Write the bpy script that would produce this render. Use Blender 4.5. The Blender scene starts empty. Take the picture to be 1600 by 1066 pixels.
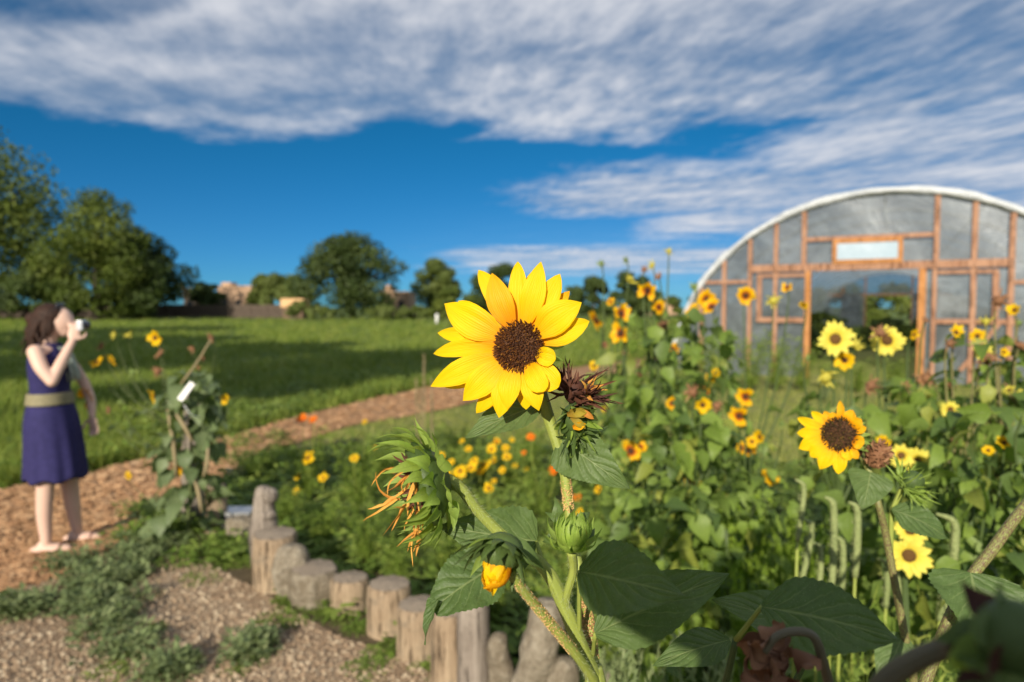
import bpy, math, random
import numpy as np
from mathutils import Vector, Matrix

R = math.radians
C = bpy.context.scene.collection
scn = bpy.context.scene
random.seed(7)
rng = np.random.default_rng(7)

# ------------------------------------------------------------------ camera, light, exposure
H = 1.62
PITCH = R(2.84)
F = 1066.67
cam_d = bpy.data.cameras.new('camera')
cam = bpy.data.objects.new('camera', cam_d); C.objects.link(cam)
cam.location = (0, 0, H); cam.rotation_euler = (R(90) - PITCH, 0, 0)
cam_d.lens = 24; cam_d.sensor_width = 36; cam_d.clip_start = 0.03; cam_d.clip_end = 3000
cam_d.dof.use_dof = True; cam_d.dof.focus_distance = 0.62; cam_d.dof.aperture_fstop = 4.8
scn.camera = cam

SUN_AZ = 17.0     # shadows fall this many degrees to the right of straight ahead
SUN_EL = 22.5
saz, sel = R(SUN_AZ), R(SUN_EL)
TO_SUN = Vector((-math.sin(saz) * math.cos(sel), -math.cos(saz) * math.cos(sel), math.sin(sel)))
sd = bpy.data.lights.new('sun', 'SUN'); sd.energy = 5.0; sd.angle = R(0.53); sd.color = (1.0, 0.90, 0.74)
sun = bpy.data.objects.new('sun', sd); C.objects.link(sun)
sun.rotation_euler = TO_SUN.to_track_quat('Z', 'Y').to_euler()

scn.view_settings.view_transform = 'Standard'; scn.view_settings.look = 'None'
scn.view_settings.gamma = 1; scn.view_settings.exposure = 0.3
scn.cycles.max_bounces = 7; scn.cycles.transparent_max_bounces = 24
scn.cycles.use_denoising = True


class NB:
    """small node-building helper"""
    def __init__(s, tree):
        s.t = tree; s.N = tree.nodes; s.L = tree.links
    def n(s, typ, ins=None, **props):
        nd = s.N.new('ShaderNode' + typ)
        for k, v in props.items(): setattr(nd, k, v)
        for k, v in (ins or {}).items(): s.set(nd, k, v)
        return nd
    def set(s, nd, k, v):
        sock = nd.inputs[k]
        if hasattr(v, 'is_output') or hasattr(v, 'links'): s.L.new(v, sock)
        else: sock.default_value = v
    def m(s, op, a, b=None, c=None, clamp=False):
        nd = s.N.new('ShaderNodeMath'); nd.operation = op; nd.use_clamp = clamp
        for i, v in enumerate((a, b, c)):
            if v is not None: s.set(nd, i, v)
        return nd.outputs[0]
    def ss(s, x, a, b):
        nd = s.N.new('ShaderNodeMapRange'); nd.interpolation_type = 'SMOOTHSTEP'
        s.set(nd, 0, x); nd.inputs[1].default_value = a; nd.inputs[2].default_value = b
        return nd.outputs[0]
    def mix(s, f, a, b, mode='MIX'):
        nd = s.N.new('ShaderNodeMix'); nd.data_type = 'RGBA'; nd.blend_type = mode
        s.set(nd, 0, f)
        for i, v in ((6, a), (7, b)):
            if isinstance(v, tuple) and len(v) == 3: v = (*v, 1)
            s.set(nd, i, v)
        return nd.outputs[2]
    def ramp(s, f, pts):
        nd = s.N.new('ShaderNodeValToRGB'); s.set(nd, 0, f)
        e = nd.color_ramp.elements
        while len(e) < len(pts): e.new(0.5)
        for i, (p, c) in enumerate(pts):
            e[i].position = p; e[i].color = (*c, 1) if len(c) == 3 else c
        return nd.outputs[0]
    def noise(s, vec, scale, detail=3, rough=0.55, dist=0.0, **k):
        nd = s.N.new('ShaderNodeTexNoise')
        if vec is not None: s.set(nd, 'Vector', vec)
        nd.inputs['Scale'].default_value = scale; nd.inputs['Detail'].default_value = detail
        nd.inputs['Roughness'].default_value = rough; nd.inputs['Distortion'].default_value = dist
        return nd.outputs[0]
    def xyz(s, a, b, c=0.0):
        nd = s.N.new('ShaderNodeCombineXYZ')
        for i, v in enumerate((a, b, c)): s.set(nd, i, v)
        return nd.outputs[0]


# ------------------------------------------------------------------ sky with high broken cloud
w = bpy.data.worlds.new('World'); scn.world = w; w.use_nodes = True
w.node_tree.nodes.clear()
b = NB(w.node_tree)
sky = b.n('TexSky', sky_type='NISHITA'); sky.sun_disc = False
sky.sun_elevation = sel; sky.sun_rotation = math.atan2(TO_SUN.x, TO_SUN.y)
sky.altitude = 2100; sky.air_density = 0.9; sky.dust_density = 0.25; sky.ozone_density = 3.5
tc = b.n('TexCoord')
sp = b.n('SeparateXYZ', {0: tc.outputs['Generated']})
dx, dy, dz = sp.outputs
zc = b.m('MAXIMUM', dz, 0.02)
PX = b.m('DIVIDE', dx, zc); PY = b.m('DIVIDE', dy, zc)
P = b.xyz(PX, PY)
warp = b.noise(b.xyz(b.m('MULTIPLY', PX, 0.5), b.m('MULTIPLY', PY, 0.5), 2.0), 1.0, 3)
warp2 = b.m('SUBTRACT', warp, 0.5)
PXw = b.m('ADD', PX, b.m('MULTIPLY', warp2, 1.5))
PYw = b.m('ADD', PY, b.m('MULTIPLY', warp2, 1.6))
# near bank: everything closer than a slanting edge
edge = b.m('ADD', PYw, b.m('MULTIPLY', b.ss(PX, -1.6, -3.0), 0.75))
ragged = b.noise(b.xyz(b.m('MULTIPLY', PX, 1.5), b.m('MULTIPLY', PY, 1.1), 9.0), 1.0, 5, 0.6)
edge = b.m('ADD', edge, b.m('MULTIPLY', b.m('SUBTRACT', ragged, 0.5), 1.9))
m1 = b.ss(edge, 5.0, 3.3)
# second bank to the right and farther
m2 = b.m('MULTIPLY', b.m('MULTIPLY', b.ss(PXw, -1.2, 0.9), b.ss(PYw, 3.9, 5.4)), b.ss(PYw, 9.4, 6.6))
m2b = b.m('MULTIPLY', b.ss(PX, 0.5, 2.2), b.ss(PYw, 13.0, 8.0))
m3 = b.m('MULTIPLY', b.m('MULTIPLY', b.ss(b.m('ADD', PX, b.m('MULTIPLY', warp2, 6.0)), -3.6, -0.5), b.ss(PY, 8.8, 12.5)), b.ss(PY, 34.0, 15.0))
mask = b.m('MAXIMUM', b.m('MAXIMUM', m1, m2), b.m('MAXIMUM', b.m('MULTIPLY', m2b, 0.97), b.m('MULTIPLY', m3, 0.90)))
wq = b.m('MULTIPLY', warp2, 0.35)
PXs = b.m('ADD', PX, wq); PYs = b.m('ADD', PY, wq)
big = b.noise(b.xyz(b.m('MULTIPLY', PXs, 0.55), b.m('MULTIPLY', PYs, 0.8), 5.3), 1.0, 5, 0.55)
rip = b.noise(b.xyz(b.m('ADD', b.m('MULTIPLY', PXs, 2.6), b.m('MULTIPLY', PY, 0.9)), b.m('MULTIPLY', PYs, 1.5), 1.0), 1.0, 4, 0.6)
fine = b.noise(b.xyz(b.m('ADD', b.m('MULTIPLY', PXs, 8.5), b.m('MULTIPLY', PY, 1.4)), b.m('MULTIPLY', PYs, 3.6), 4.0), 1.0, 4, 0.6)
strk = b.noise(b.xyz(b.m('ADD', b.m('MULTIPLY', PX, 1.5), b.m('MULTIPLY', PY, 2.4)), b.m('SUBTRACT', b.m('MULTIPLY', PY, 0.55), b.m('MULTIPLY', PX, 0.9)), 2.0), 1.3, 5, 0.6)
ripa = b.ss(PX, -1.3, 0.3)          # cloudlets show toward the right, smooth veil on the left
cl_ = b.m('ADD', b.m('MULTIPLY', rip, 0.40), b.m('MULTIPLY', fine, 0.55))
tex = b.m('ADD', b.m('MULTIPLY', big, 0.85), b.m('ADD', b.m('MULTIPLY', cl_, b.m('ADD', b.m('MULTIPLY', ripa, 0.8), 0.2)), b.m('MULTIPLY', b.m('MULTIPLY', strk, 0.62), b.m('SUBTRACT', 1.0, ripa))))
def blob(cx, cy, rx, ry, amt):
    ex = b.m('DIVIDE', b.m('SUBTRACT', PXw, cx), rx); ey = b.m('DIVIDE', b.m('SUBTRACT', PYw, cy), ry)
    return b.m('MULTIPLY', b.ss(b.m('ADD', b.m('MULTIPLY', ex, ex), b.m('MULTIPLY', ey, ey)), 1.0, 0.1), amt)
gaps = b.m('ADD', b.m('ADD', blob(-1.35, 2.3, 0.75, 0.38, 0.34), blob(1.55, 2.75, 0.45, 0.8, 0.10)), b.m('ADD', blob(2.4, 3.3, 0.5, 0.7, 0.14), b.m('ADD', blob(0.35, 4.75, 0.9, 0.5, 0.18), blob(-0.55, 3.9, 0.5, 0.6, 0.22))))
tot = b.m('SUBTRACT', b.m('ADD', tex, b.m('MULTIPLY', b.m('SUBTRACT', mask, 0.5), 1.0)), gaps)
cov = b.m('MULTIPLY', b.ss(tot, 0.86, 1.62), 0.93)
veil = b.m('MULTIPLY', b.m('MULTIPLY', b.ss(PY, 5.0, 13.0), b.ss(b.m('DIVIDE', PX, b.m('ADD', PY, 0.01)), -0.25, 0.15)), 0.10)
cov = b.m('MINIMUM', b.m('ADD', cov, veil), 0.95)
blue = b.mix(1.0, sky.outputs[0], b.mix(b.ss(dz, 0.0, 0.28), (0.14, 0.40, 0.60), (0.055, 0.47, 0.60)), 'MULTIPLY')
lum = b.ss(b.m('ADD', b.m('MULTIPLY', b.m('ADD', b.m('MULTIPLY', rip, 0.5), b.m('MULTIPLY', fine, 0.5)), 0.5), b.m('MULTIPLY', big, 0.5)), 0.38, 0.62)
ccol = b.mix(lum, (3.0, 3.55, 4.5), (5.9, 6.05, 6.5))
upb = b.ss(dz, -0.01, 0.0)
col = b.mix(b.m('MULTIPLY', cov, upb), blue, ccol)
bg = b.n('Background', {'Color': col, 'Strength': 0.098})
wo = b.n('OutputWorld'); b.L.new(bg.outputs[0], wo.inputs[0])


# ------------------------------------------------------------------ geometry helpers
def ray(px, py):
    dx = (px - 800) / F; dy = (533 - py) / F
    c, s = math.cos(PITCH), math.sin(PITCH)
    return Vector((dx, c + dy * s, -s + dy * c))
CAM = Vector((0, 0, H))
def at(px, py, depth): return CAM + ray(px, py) * depth
def gnd(px, py, z=0.0):
    r = ray(px, py); return CAM + r * ((z - H) / r.z)
def horiz(px, d): # ground point in direction px at depth y=d
    r = ray(px, 480); return Vector((r.x / r.y * d, d, 0))

def A(*v): return np.array(v, dtype=float)
def nrm(v):
    v = np.asarray(v, float); return v / (np.linalg.norm(v) + 1e-12)

def np_mesh(name, V, Fs, attr=None, smooth=True):
    V = np.asarray(V, dtype=np.float32)
    me = bpy.data.meshes.new(name)
    if isinstance(Fs, np.ndarray): Fs = [Fs]
    Fs = [np.asarray(f, dtype=np.int32) for f in Fs if len(f)]
    nl = sum(f.size for f in Fs); nf = sum(len(f) for f in Fs)
    me.vertices.add(len(V)); me.vertices.foreach_set('co', V.ravel())
    me.loops.add(nl); me.polygons.add(nf)
    me.loops.foreach_set('vertex_index', np.concatenate([f.ravel() for f in Fs]))
    ls = []; o = 0
    for f in Fs:
        k = f.shape[1]; ls.append(o + np.arange(len(f)) * k); o += f.size
    me.polygons.foreach_set('loop_start', np.concatenate(ls).astype(np.int32))
    me.polygons.foreach_set('use_smooth', np.full(nf, smooth))
    me.update(calc_edges=True)
    if attr is not None:
        a = me.attributes.new('puv', 'FLOAT_VECTOR', 'POINT')
        a.data.foreach_set('vector', np.asarray(attr, dtype=np.float32).ravel())
    return me

class Geo:
    """collects pieces into one mesh"""
    def __init__(s): s.V = []; s.F3 = []; s.F4 = []; s.At = []; s.n = 0
    def add(s, V, Fc, At=None):
        V = np.asarray(V, float); Fc = np.asarray(Fc, int)
        if At is None: At = np.zeros((len(V), 3))
        (s.F3 if Fc.shape[1] == 3 else s.F4).append(Fc + s.n)
        s.V.append(V); s.At.append(np.asarray(At, float)); s.n += len(V)
        return s
    def arrays(s):
        f = []
        if s.F4: f.append(np.concatenate(s.F4))
        if s.F3: f.append(np.concatenate(s.F3))
        return np.concatenate(s.V), f, np.concatenate(s.At)
    def mesh(s, name, off=(0, 0, 0), smooth=True):
        V, f, a = s.arrays()
        return np_mesh(name, V - np.asarray(off, float), f, a, smooth)
    def box(s, x0, x1, y0, y1, z0, z1, t=0.0, M=None):
        V = A([x0,y0,z0],[x1,y0,z0],[x1,y1,z0],[x0,y1,z0],[x0,y0,z1],[x1,y0,z1],[x1,y1,z1],[x0,y1,z1])
        if M is not None: V = V @ np.array(M.to_3x3()).T + np.array(M.translation)
        Fc = [[0,3,2,1],[4,5,6,7],[0,1,5,4],[1,2,6,5],[2,3,7,6],[3,0,4,7]]
        return s.add(V, Fc, np.tile([0, 0, t], (8, 1)))
    def ball(s, c, r, nu=10, nv=7, t=0.0, M=None):
        V = []; At = []
        for j in range(nv + 1):
            th = math.pi * j / nv
            for i in range(nu):
                ph = 2 * math.pi * i / nu
                V.append((math.sin(th) * math.cos(ph), math.sin(th) * math.sin(ph), math.cos(th))); At.append((i / nu, j / nv, t))
        V = np.array(V) * np.asarray(r if hasattr(r, '__len__') else (r, r, r))
        if M is not None: V = V @ np.array(M.to_3x3()).T
        V = V + np.asarray(c, float)
        Fc = [[j * nu + i, j * nu + (i + 1) % nu, (j + 1) * nu + (i + 1) % nu, (j + 1) * nu + i][::-1] for j in range(nv) for i in range(nu)]
        return s.add(V, Fc, At)
    def tube(s, pts, rad, seg=8, smooth=0, cap=True, t=0.0):
        pts = [np.asarray(p, float) for p in pts]
        if not hasattr(rad, '__len__'): rad = [rad] * len(pts)
        if smooth:
            pts, rad = catmull(pts, rad, smooth)
        n = len(pts); V = []; At = []
        T = [nrm(pts[min(i + 1, n - 1)] - pts[max(i - 1, 0)]) for i in range(n)]
        u = np.cross(T[0], (0, 0, 1.0))
        if np.linalg.norm(u) < 0.1: u = np.cross(T[0], (0, 1.0, 0))
        u = nrm(u); L = 0
        for i in range(n):
            u = nrm(u - T[i] * np.dot(u, T[i])); v = np.cross(T[i], u)
            if i: L += np.linalg.norm(pts[i] - pts[i - 1])
            for k in range(seg):
                a = 2 * math.pi * k / seg
                V.append(pts[i] + rad[i] * (math.cos(a) * u + math.sin(a) * v)); At.append((k / seg, L, t))
        Fc = [[i * seg + k, i * seg + (k + 1) % seg, (i + 1) * seg + (k + 1) % seg, (i + 1) * seg + k] for i in range(n - 1) for k in range(seg)]
        if cap:
            V.append(pts[0]); V.append(pts[-1]); At += [(0, 0, t), (0, L, t)]
            a0 = n * seg; Fc3 = [[a0, (k + 1) % seg, k] for k in range(seg)] + [[a0 + 1, (n - 1) * seg + k, (n - 1) * seg + (k + 1) % seg] for k in range(seg)]
            base = s.n
            s.add(V, Fc, At); s.F3.append(np.array(Fc3) + base)
        else: s.add(V, Fc, At)
        return s
    def lathe(s, prof, c=(0, 0, 0), seg=24, M=None, jit=0.0, t=0.0):
        V = []; At = []
        ph0 = random.random() * 6
        for j, (r, z) in enumerate(prof):
            for k in range(seg):
                a = 2 * math.pi * k / seg
                rr = r * (1 + jit * (math.sin(2 * a + ph0) * 0.6 + math.sin(5 * a + ph0 * 3) * 0.4))
                V.append((rr * math.cos(a), rr * math.sin(a), z)); At.append((r, z, t))
        V = np.array(V)
        if M is not None: V = V @ np.array(M.to_3x3()).T + np.array(M.translation)
        V = V + np.asarray(c, float)
        Fc = [[j * seg + k, j * seg + (k + 1) % seg, (j + 1) * seg + (k + 1) % seg, (j + 1) * seg + k] for j in range(len(prof) - 1) for k in range(seg)]
        return s.add(V, Fc, At)
    def blade(s, P0, P1, wid, n, prof, nu=4, nv=10, bow=0.0, cup=0.0, fold=0.0, ridge=0.0, wave=0.0, tipdrop=0.0, serr=0.0, twist=0.0, t=0.0, skew=0.0, nwave=5, seed=0, holes=()):
        """thin curved leaf or petal: P0 base, P1 tip, wid full width, n face normal"""
        P0 = np.asarray(P0, float); P1 = np.asarray(P1, float); n = nrm(n)
        ax = P1 - P0; L = np.linalg.norm(ax); ax = ax / L
        n = nrm(n - ax * np.dot(n, ax)); sd = np.cross(ax, n)
        tt = np.linspace(0, 1, nv + 1); uu = np.linspace(-1, 1, nu + 1)
        xs = np.array([p[0] for p in prof]); ys = np.array([p[1] for p in prof])
        r2 = np.random.default_rng(seed + 11)
        w1, w2 = r2.random(2) * 6
        V = []; At = []
        for i, q in enumerate(tt):
            hw = np.interp(q, xs, ys) * wid / 2
            if serr and 0 < i < nv: hw *= 1 + serr * (1 if i % 2 else -1)
            cc = P0 + ax * L * q + n * (bow * L * math.sin(math.pi * q) - tipdrop * L * q ** 3) + sd * skew * L * math.sin(math.pi * q)
            tw = twist * q
            s2 = sd * math.cos(tw) + n * math.sin(tw); n2 = n * math.cos(tw) - sd * math.sin(tw)
            for u in uu:
                au = abs(u)
                hgt = cup * hw * u * u + fold * hw * au + ridge * wid * math.cos(3 * math.pi * u) * math.sin(math.pi * min(1, q * 1.05)) \
                    + wave * wid * au * (math.sin(q * nwave * 2 + w1 + (1.5 if u > 0 else 0)) + 0.5 * math.sin(q * nwave * 4.3 + w2 + (3 if u > 0 else 0)))
                V.append(cc + s2 * hw * u + n2 * hgt); At.append((u, q, t))
        k = nu + 1
        inh = lambda i, j: any(((-1 + 2 * (j + .5) / nu - hu) / hr) ** 2 + (((i + .5) / nv - hv) / hr * 1.6) ** 2 < 1 + .5 * math.sin(i * 2.3 + j * 1.7) for hu, hv, hr in holes)
        Fc = [[i * k + j, i * k + j + 1, (i + 1) * k + j + 1, (i + 1) * k + j] for i in range(nv) for j in range(nu) if not (holes and inh(i, j))]
        return s.add(V, Fc, At)
    def strand(s, P0, d, L, wid, curl_dir, curl, n=8, nu=2, t=0.0, wob=0.0, cup=0.3, seed=0, blunt=0.15):
        """tapering ribbon that starts at P0 heading d and curls toward curl_dir"""
        r2 = np.random.default_rng(seed + 5)
        p = np.asarray(P0, float); d = nrm(d); c = nrm(curl_dir)
        V = []; At = []; st = L / n
        for i in range(n + 1):
            q = i / n
            sd = np.cross(d, c)
            if np.linalg.norm(sd) < 1e-3: sd = np.cross(d, (0.3, 0.5, 0.8))
            sd = nrm(sd); nn = np.cross(sd, d)
            hw = wid / 2 * (min(1, 0.55 + 2.5 * q) * (1 - q) ** 0.7 + blunt * 0.0) + wid * 0.02
            for u in np.linspace(-1, 1, nu + 1):
                V.append(p + sd * hw * u + nn * cup * hw * u * u); At.append((u, q, t))
            d = nrm(d + c * curl / n + (r2.random(3) - 0.5) * wob)
            p = p + d * st
        k = nu + 1
        Fc = [[i * k + j, i * k + j + 1, (i + 1) * k + j + 1, (i + 1) * k + j] for i in range(n) for j in range(nu)]
        return s.add(V, Fc, At)

def catmull(pts, rad, m):
    P = [np.asarray(p, float) for p in pts]; n = len(P); T = []
    for i in range(n):
        a = P[i] - P[i - 1] if i else P[1] - P[0]
        c = P[i + 1] - P[i] if i < n - 1 else P[-1] - P[-2]
        la, lc = np.linalg.norm(a), np.linalg.norm(c)
        T.append(nrm(a / (la + 1e-9) + c / (lc + 1e-9)))
    o = []; r = []
    for i in range(n - 1):
        L = np.linalg.norm(P[i + 1] - P[i]); k1 = min(L, 1.5 * (np.linalg.norm(P[i] - P[i - 1]) if i else L)); k2 = min(L, 1.5 * (np.linalg.norm(P[i + 2] - P[i + 1]) if i < n - 2 else L))
        for k in range(m):
            t = k / m; t2, t3 = t * t, t ** 3
            o.append((2 * t3 - 3 * t2 + 1) * P[i] + (t3 - 2 * t2 + t) * T[i] * k1 + (-2 * t3 + 3 * t2) * P[i + 1] + (t3 - t2) * T[i + 1] * k2)
            r.append(rad[i] * (1 - t) + rad[i + 1] * t)
    o.append(P[-1]); r.append(rad[-1]); return o, r

def link(name, me, mat, parent=None, loc=None, M=None):
    o = bpy.data.objects.new(name, me); C.objects.link(o)
    if mat is not None and me is not None and len(me.materials) == 0: me.materials.append(mat)
    if parent is not None: o.parent = parent
    if M is not None: o.matrix_basis = M
    elif loc is not None: o.location = loc
    return o
def tag(o, label, cat, group=None, kind=None):
    if label: o['label'] = label
    if cat: o['category'] = cat
    if group: o['group'] = group
    if kind: o['kind'] = kind
    return o
def empty(name, loc, label, cat, group=None, rz=0.0):
    o = bpy.data.objects.new(name, None); C.objects.link(o); o.location = loc; o.rotation_euler = (0, 0, rz)
    o.empty_display_size = 0.1
    return tag(o, label, cat, group)
def frame(z, x=(1, 0, 0)):
    z = Vector(z).normalized(); x = Vector(x); x = (x - z * x.dot(z))
    if x.length < 1e-3: x = Vector((0, 1, 0)) - z * z.y
    x.normalize(); y = z.cross(x)
    return Matrix((x, y, z)).transposed().to_4x4()

def scatter(Vp, Fp, pos, yaw, scl, tilt=None, tint=None, Ap=None):
    """replicate a proto at many places (arrays)"""
    n = len(pos); k = len(Vp)
    c, s = np.cos(yaw), np.sin(yaw)
    V = np.repeat(Vp[None], n, 0) * scl.reshape(n, 1, -1)
    if tilt is not None:   # tilt about x first
        ct, st = np.cos(tilt)[:, None], np.sin(tilt)[:, None]
        y = V[:, :, 1] * ct - V[:, :, 2] * st; z = V[:, :, 1] * st + V[:, :, 2] * ct
        V[:, :, 1] = y; V[:, :, 2] = z
    x = V[:, :, 0] * c[:, None] - V[:, :, 1] * s[:, None]; y = V[:, :, 0] * s[:, None] + V[:, :, 1] * c[:, None]
    V[:, :, 0] = x; V[:, :, 1] = y
    V += pos[:, None, :]
    Fo = (np.asarray(Fp)[None] + (np.arange(n) * k)[:, None, None]).reshape(-1, np.asarray(Fp).shape[1])
    if Ap is None: Ap = np.zeros((k, 3)); Ap[:, 1] = Vp[:, 2] / max(1e-6, np.abs(Vp[:, 2]).max())
    At = np.repeat(Ap[None], n, 0)
    if tint is None: tint = rng.random(n)
    At[:, :, 2] = tint[:, None]
    return V.reshape(-1, 3), Fo, At.reshape(-1, 3)


# ------------------------------------------------------------------ materials
def new_mat(name):
    m = bpy.data.materials.new(name); m.use_nodes = True; m.node_tree.nodes.clear()
    return m, NB(m.node_tree)
def finish(b, col, rough=0.6, bump=None, bstr=0.3, bdist=0.01, trans=0.0, tcol=None, spec=0.4, metal=0.0, alpha=None, sheen=0.0):
    p = b.n('BsdfPrincipled', {'Roughness': rough, 'Metallic': metal, 'Specular IOR Level': spec})
    if isinstance(col, tuple): col = (*col, 1) if len(col) == 3 else col
    b.set(p, 'Base Color', col)
    nsock = None
    if bump is not None:
        bp = b.n('Bump', {'Height': bump, 'Strength': bstr, 'Distance': bdist}); nsock = bp.outputs[0]; b.L.new(nsock, p.inputs['Normal'])
    if sheen: p.inputs['Sheen Weight'].default_value = sheen
    out = p.outputs[0]
    if trans:
        tr = b.n('BsdfTranslucent'); b.set(tr, 'Color', tcol if tcol is not None else col)
        if nsock is not None: b.L.new(nsock, tr.inputs['Normal'])
        mx = b.n('MixShader', {0: trans}); b.L.new(out, mx.inputs[1]); b.L.new(tr.outputs[0], mx.inputs[2]); out = mx.outputs[0]
    if alpha is not None:
        tp = b.n('BsdfTransparent'); mx = b.n('MixShader', {0: alpha}); b.L.new(tp.outputs[0], mx.inputs[1]); b.L.new(out, mx.inputs[2]); out = mx.outputs[0]
    o = b.n('OutputMaterial'); b.L.new(out, o.inputs[0])
    return out
def puv(b):
    a = b.n('Attribute', attribute_name='puv'); s = b.n('SeparateXYZ', {0: a.outputs['Vector']})
    return a.outputs['Vector'], s.outputs[0], s.outputs[1], s.outputs[2]
def sc3(c, k): return tuple(x * k for x in c)

def leaf_mat(name, c1, c2, vein, trans=0.28, tr=(1.5, 1.7, 0.5), rough=0.5, fine=True, vs=0.6, lats=True):
    m, b = new_mat(name)
    vec, u, v, t = puv(b)
    au = b.m('ABSOLUTE', u)
    oi = b.n('ObjectInfo'); geo = b.n('NewGeometry'); tco = b.n('TexCoord')
    nz = b.noise(tco.outputs['Object'], 18 if fine else 6, 3)
    rnd = b.m('ADD', b.m('MULTIPLY', oi.outputs['Random'], 0.55), b.m('MULTIPLY', nz, 0.45))
    rnd = b.m('ADD', rnd, b.m('MULTIPLY', t, 0.5), clamp=True)
    base = b.mix(rnd, c1, c2)
    mid = b.ss(au, 0.055, 0.015)
    wv = b.m('MULTIPLY', b.m('SUBTRACT', b.noise(tco.outputs['Object'], 45, 2), 0.5), 0.9)
    lat = b.m('ABSOLUTE', b.m('SUBTRACT', b.m('FRACT', b.m('SUBTRACT', b.m('ADD', b.m('MULTIPLY', b.m('POWER', v, 0.8), 6.3), wv), b.m('MULTIPLY', b.m('POWER', au, 0.8), 2.6))), 0.5))
    if not lats: lat = b.m('ADD', 0.5, 0.0)
    latl = b.m('MULTIPLY', b.ss(lat, 0.085, 0.01), b.ss(au, 1.0, 0.3))
    vn = b.m('MAXIMUM', mid, b.m('MULTIPLY', latl, 0.55))
    col = b.mix(b.m('MULTIPLY', vn, vs), base, vein)
    if fine:
        n1 = b.noise(tco.outputs['Object'], 150, 3, 0.65); n2 = b.noise(tco.outputs['Object'], 900, 2, 0.6)
        sp_ = b.ss(n2, 0.60, 0.74)
        col = b.mix(b.m('MULTIPLY', sp_, 0.30), col, (0.36, 0.42, 0.28))
        col = b.mix(b.ss(n1, 0.35, 0.7), b.mix(1.0, col, (0.86, 0.86, 0.86), 'MULTIPLY'), col)
        blot = b.ss(b.noise(tco.outputs['Object'], 42, 4, 0.7), 0.66, 0.76)
        col = b.mix(b.m('MULTIPLY', blot, 0.35), col, (0.16, 0.14, 0.05))
        puff = b.ss(lat, 0.0, 0.4)
        bh = b.m('ADD', b.m('MULTIPLY', b.m('MULTIPLY', puff, b.m('SUBTRACT', 1.0, mid)), 0.9), b.m('ADD', b.m('MULTIPLY', n1, 0.55), b.m('MULTIPLY', n2, 0.25)))
        bump, bs, bd = bh, 0.55, 0.0016
    else:
        bump, bs, bd = b.m('MULTIPLY', vn, -1.0), 0.4, 0.003
    # the underside is paler
    col = b.mix(b.m('MULTIPLY', geo.outputs['Backfacing'], 0.35), col, b.mix(0.5, col, (0.20, 0.26, 0.14)))
    tcol = b.mix(1.0, col, (*tr, 1), 'MULTIPLY')
    finish(b, col, rough, bump, bs, bd, trans, tcol, spec=0.35)
    return m
GR1, GR2 = (0.036, 0.080, 0.022), (0.078, 0.135, 0.036)
M_leaf = leaf_mat('sunflower_leaf_fine', (0.075, 0.132, 0.035), (0.14, 0.205, 0.062), (0.30, 0.36, 0.15), vs=0.45)
M_leafm = leaf_mat('sunflower_leaf', (0.100, 0.165, 0.024), (0.225, 0.315, 0.055), (0.22, 0.28, 0.11), fine=False, vs=0.35)
M_leafd = leaf_mat('sunflower_leaf_pale', (0.10, 0.15, 0.06), (0.19, 0.24, 0.11), (0.28, 0.33, 0.16), fine=False, vs=0.35)
M_bract = leaf_mat('bract', (0.23, 0.35, 0.05), (0.36, 0.48, 0.09), (0.28, 0.38, 0.12), 0.35, fine=True, vs=0.15, lats=False)
M_bractd = leaf_mat('bract_dark', (0.06, 0.105, 0.026), (0.125, 0.19, 0.05), (0.12, 0.17, 0.06), 0.25, fine=True, vs=0.15, lats=False)

def petal_mat(name, c_tip, c_base, c_red=None, streak=0.35, trans=0.30, red_at=0.25):
    m, b = new_mat(name)
    vec, u, v, t = puv(b)
    oi = b.n('ObjectInfo')
    st = b.noise(b.xyz(b.m('MULTIPLY', u, 9.0), b.m('MULTIPLY', v, 1.2), b.m('MULTIPLY', oi.outputs['Random'], 50)), 1.0, 3, 0.6)
    st2 = b.noise(b.xyz(b.m('MULTIPLY', u, 30.0), b.m('MULTIPLY', v, 2.0), 3.0), 1.0, 2, 0.6)
    f = b.m('ADD', b.ss(v, 0.62, -0.05), b.m('MULTIPLY', b.m('SUBTRACT', st, 0.5), streak), clamp=True)
    f = b.m('MULTIPLY', f, b.m('ADD', 0.55, b.m('MULTIPLY', oi.outputs['Random'], 0.45)))
    col = b.mix(f, c_tip, c_base)
    if c_red is not None:
        fr = b.ss(b.m('ADD', v, b.m('MULTIPLY', b.m('SUBTRACT', st, 0.5), 0.35)), red_at + 0.12, red_at - 0.12)
        col = b.mix(fr, col, c_red)
    col = b.mix(b.m('MULTIPLY', t, 0.45), col, c_base)
    bump = b.m('ADD', st2, b.m('MULTIPLY', st, 0.8))
    vn = b.m('SINE', b.m('MULTIPLY', b.m('ADD', u, b.m('MULTIPLY', st, 0.12)), 40.0)); bump = b.m('ADD', bump, b.m('MULTIPLY', vn, 0.35)); col = b.mix(b.m('MULTIPLY', b.ss(st2, 0.5, 0.75), 0.22), col, c_base)
    finish(b, col, 0.5, bump, 0.5, 0.0007, trans, b.mix(1.0, col, (1.15, 0.95, 0.6, 1), 'MULTIPLY'), spec=0.25)
    return m
M_petal = petal_mat('petal_yellow', (0.92, 0.62, 0.002), (0.88, 0.33, 0.002))
M_petal2 = petal_mat('petal_amber', (0.88, 0.46, 0.004), (0.78, 0.22, 0.004), streak=0.8)
M_petalw = petal_mat('petal_wilted', (0.42, 0.33, 0.035), (0.30, 0.17, 0.02))
M_petalo = petal_mat('petal_orange_small', (0.85, 0.52, 0.006), (0.78, 0.34, 0.006), (0.50, 0.10, 0.006), red_at=0.32)
M_petaly = petal_mat('petal_yellow_small', (0.85, 0.58, 0.006), (0.78, 0.42, 0.006))
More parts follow.
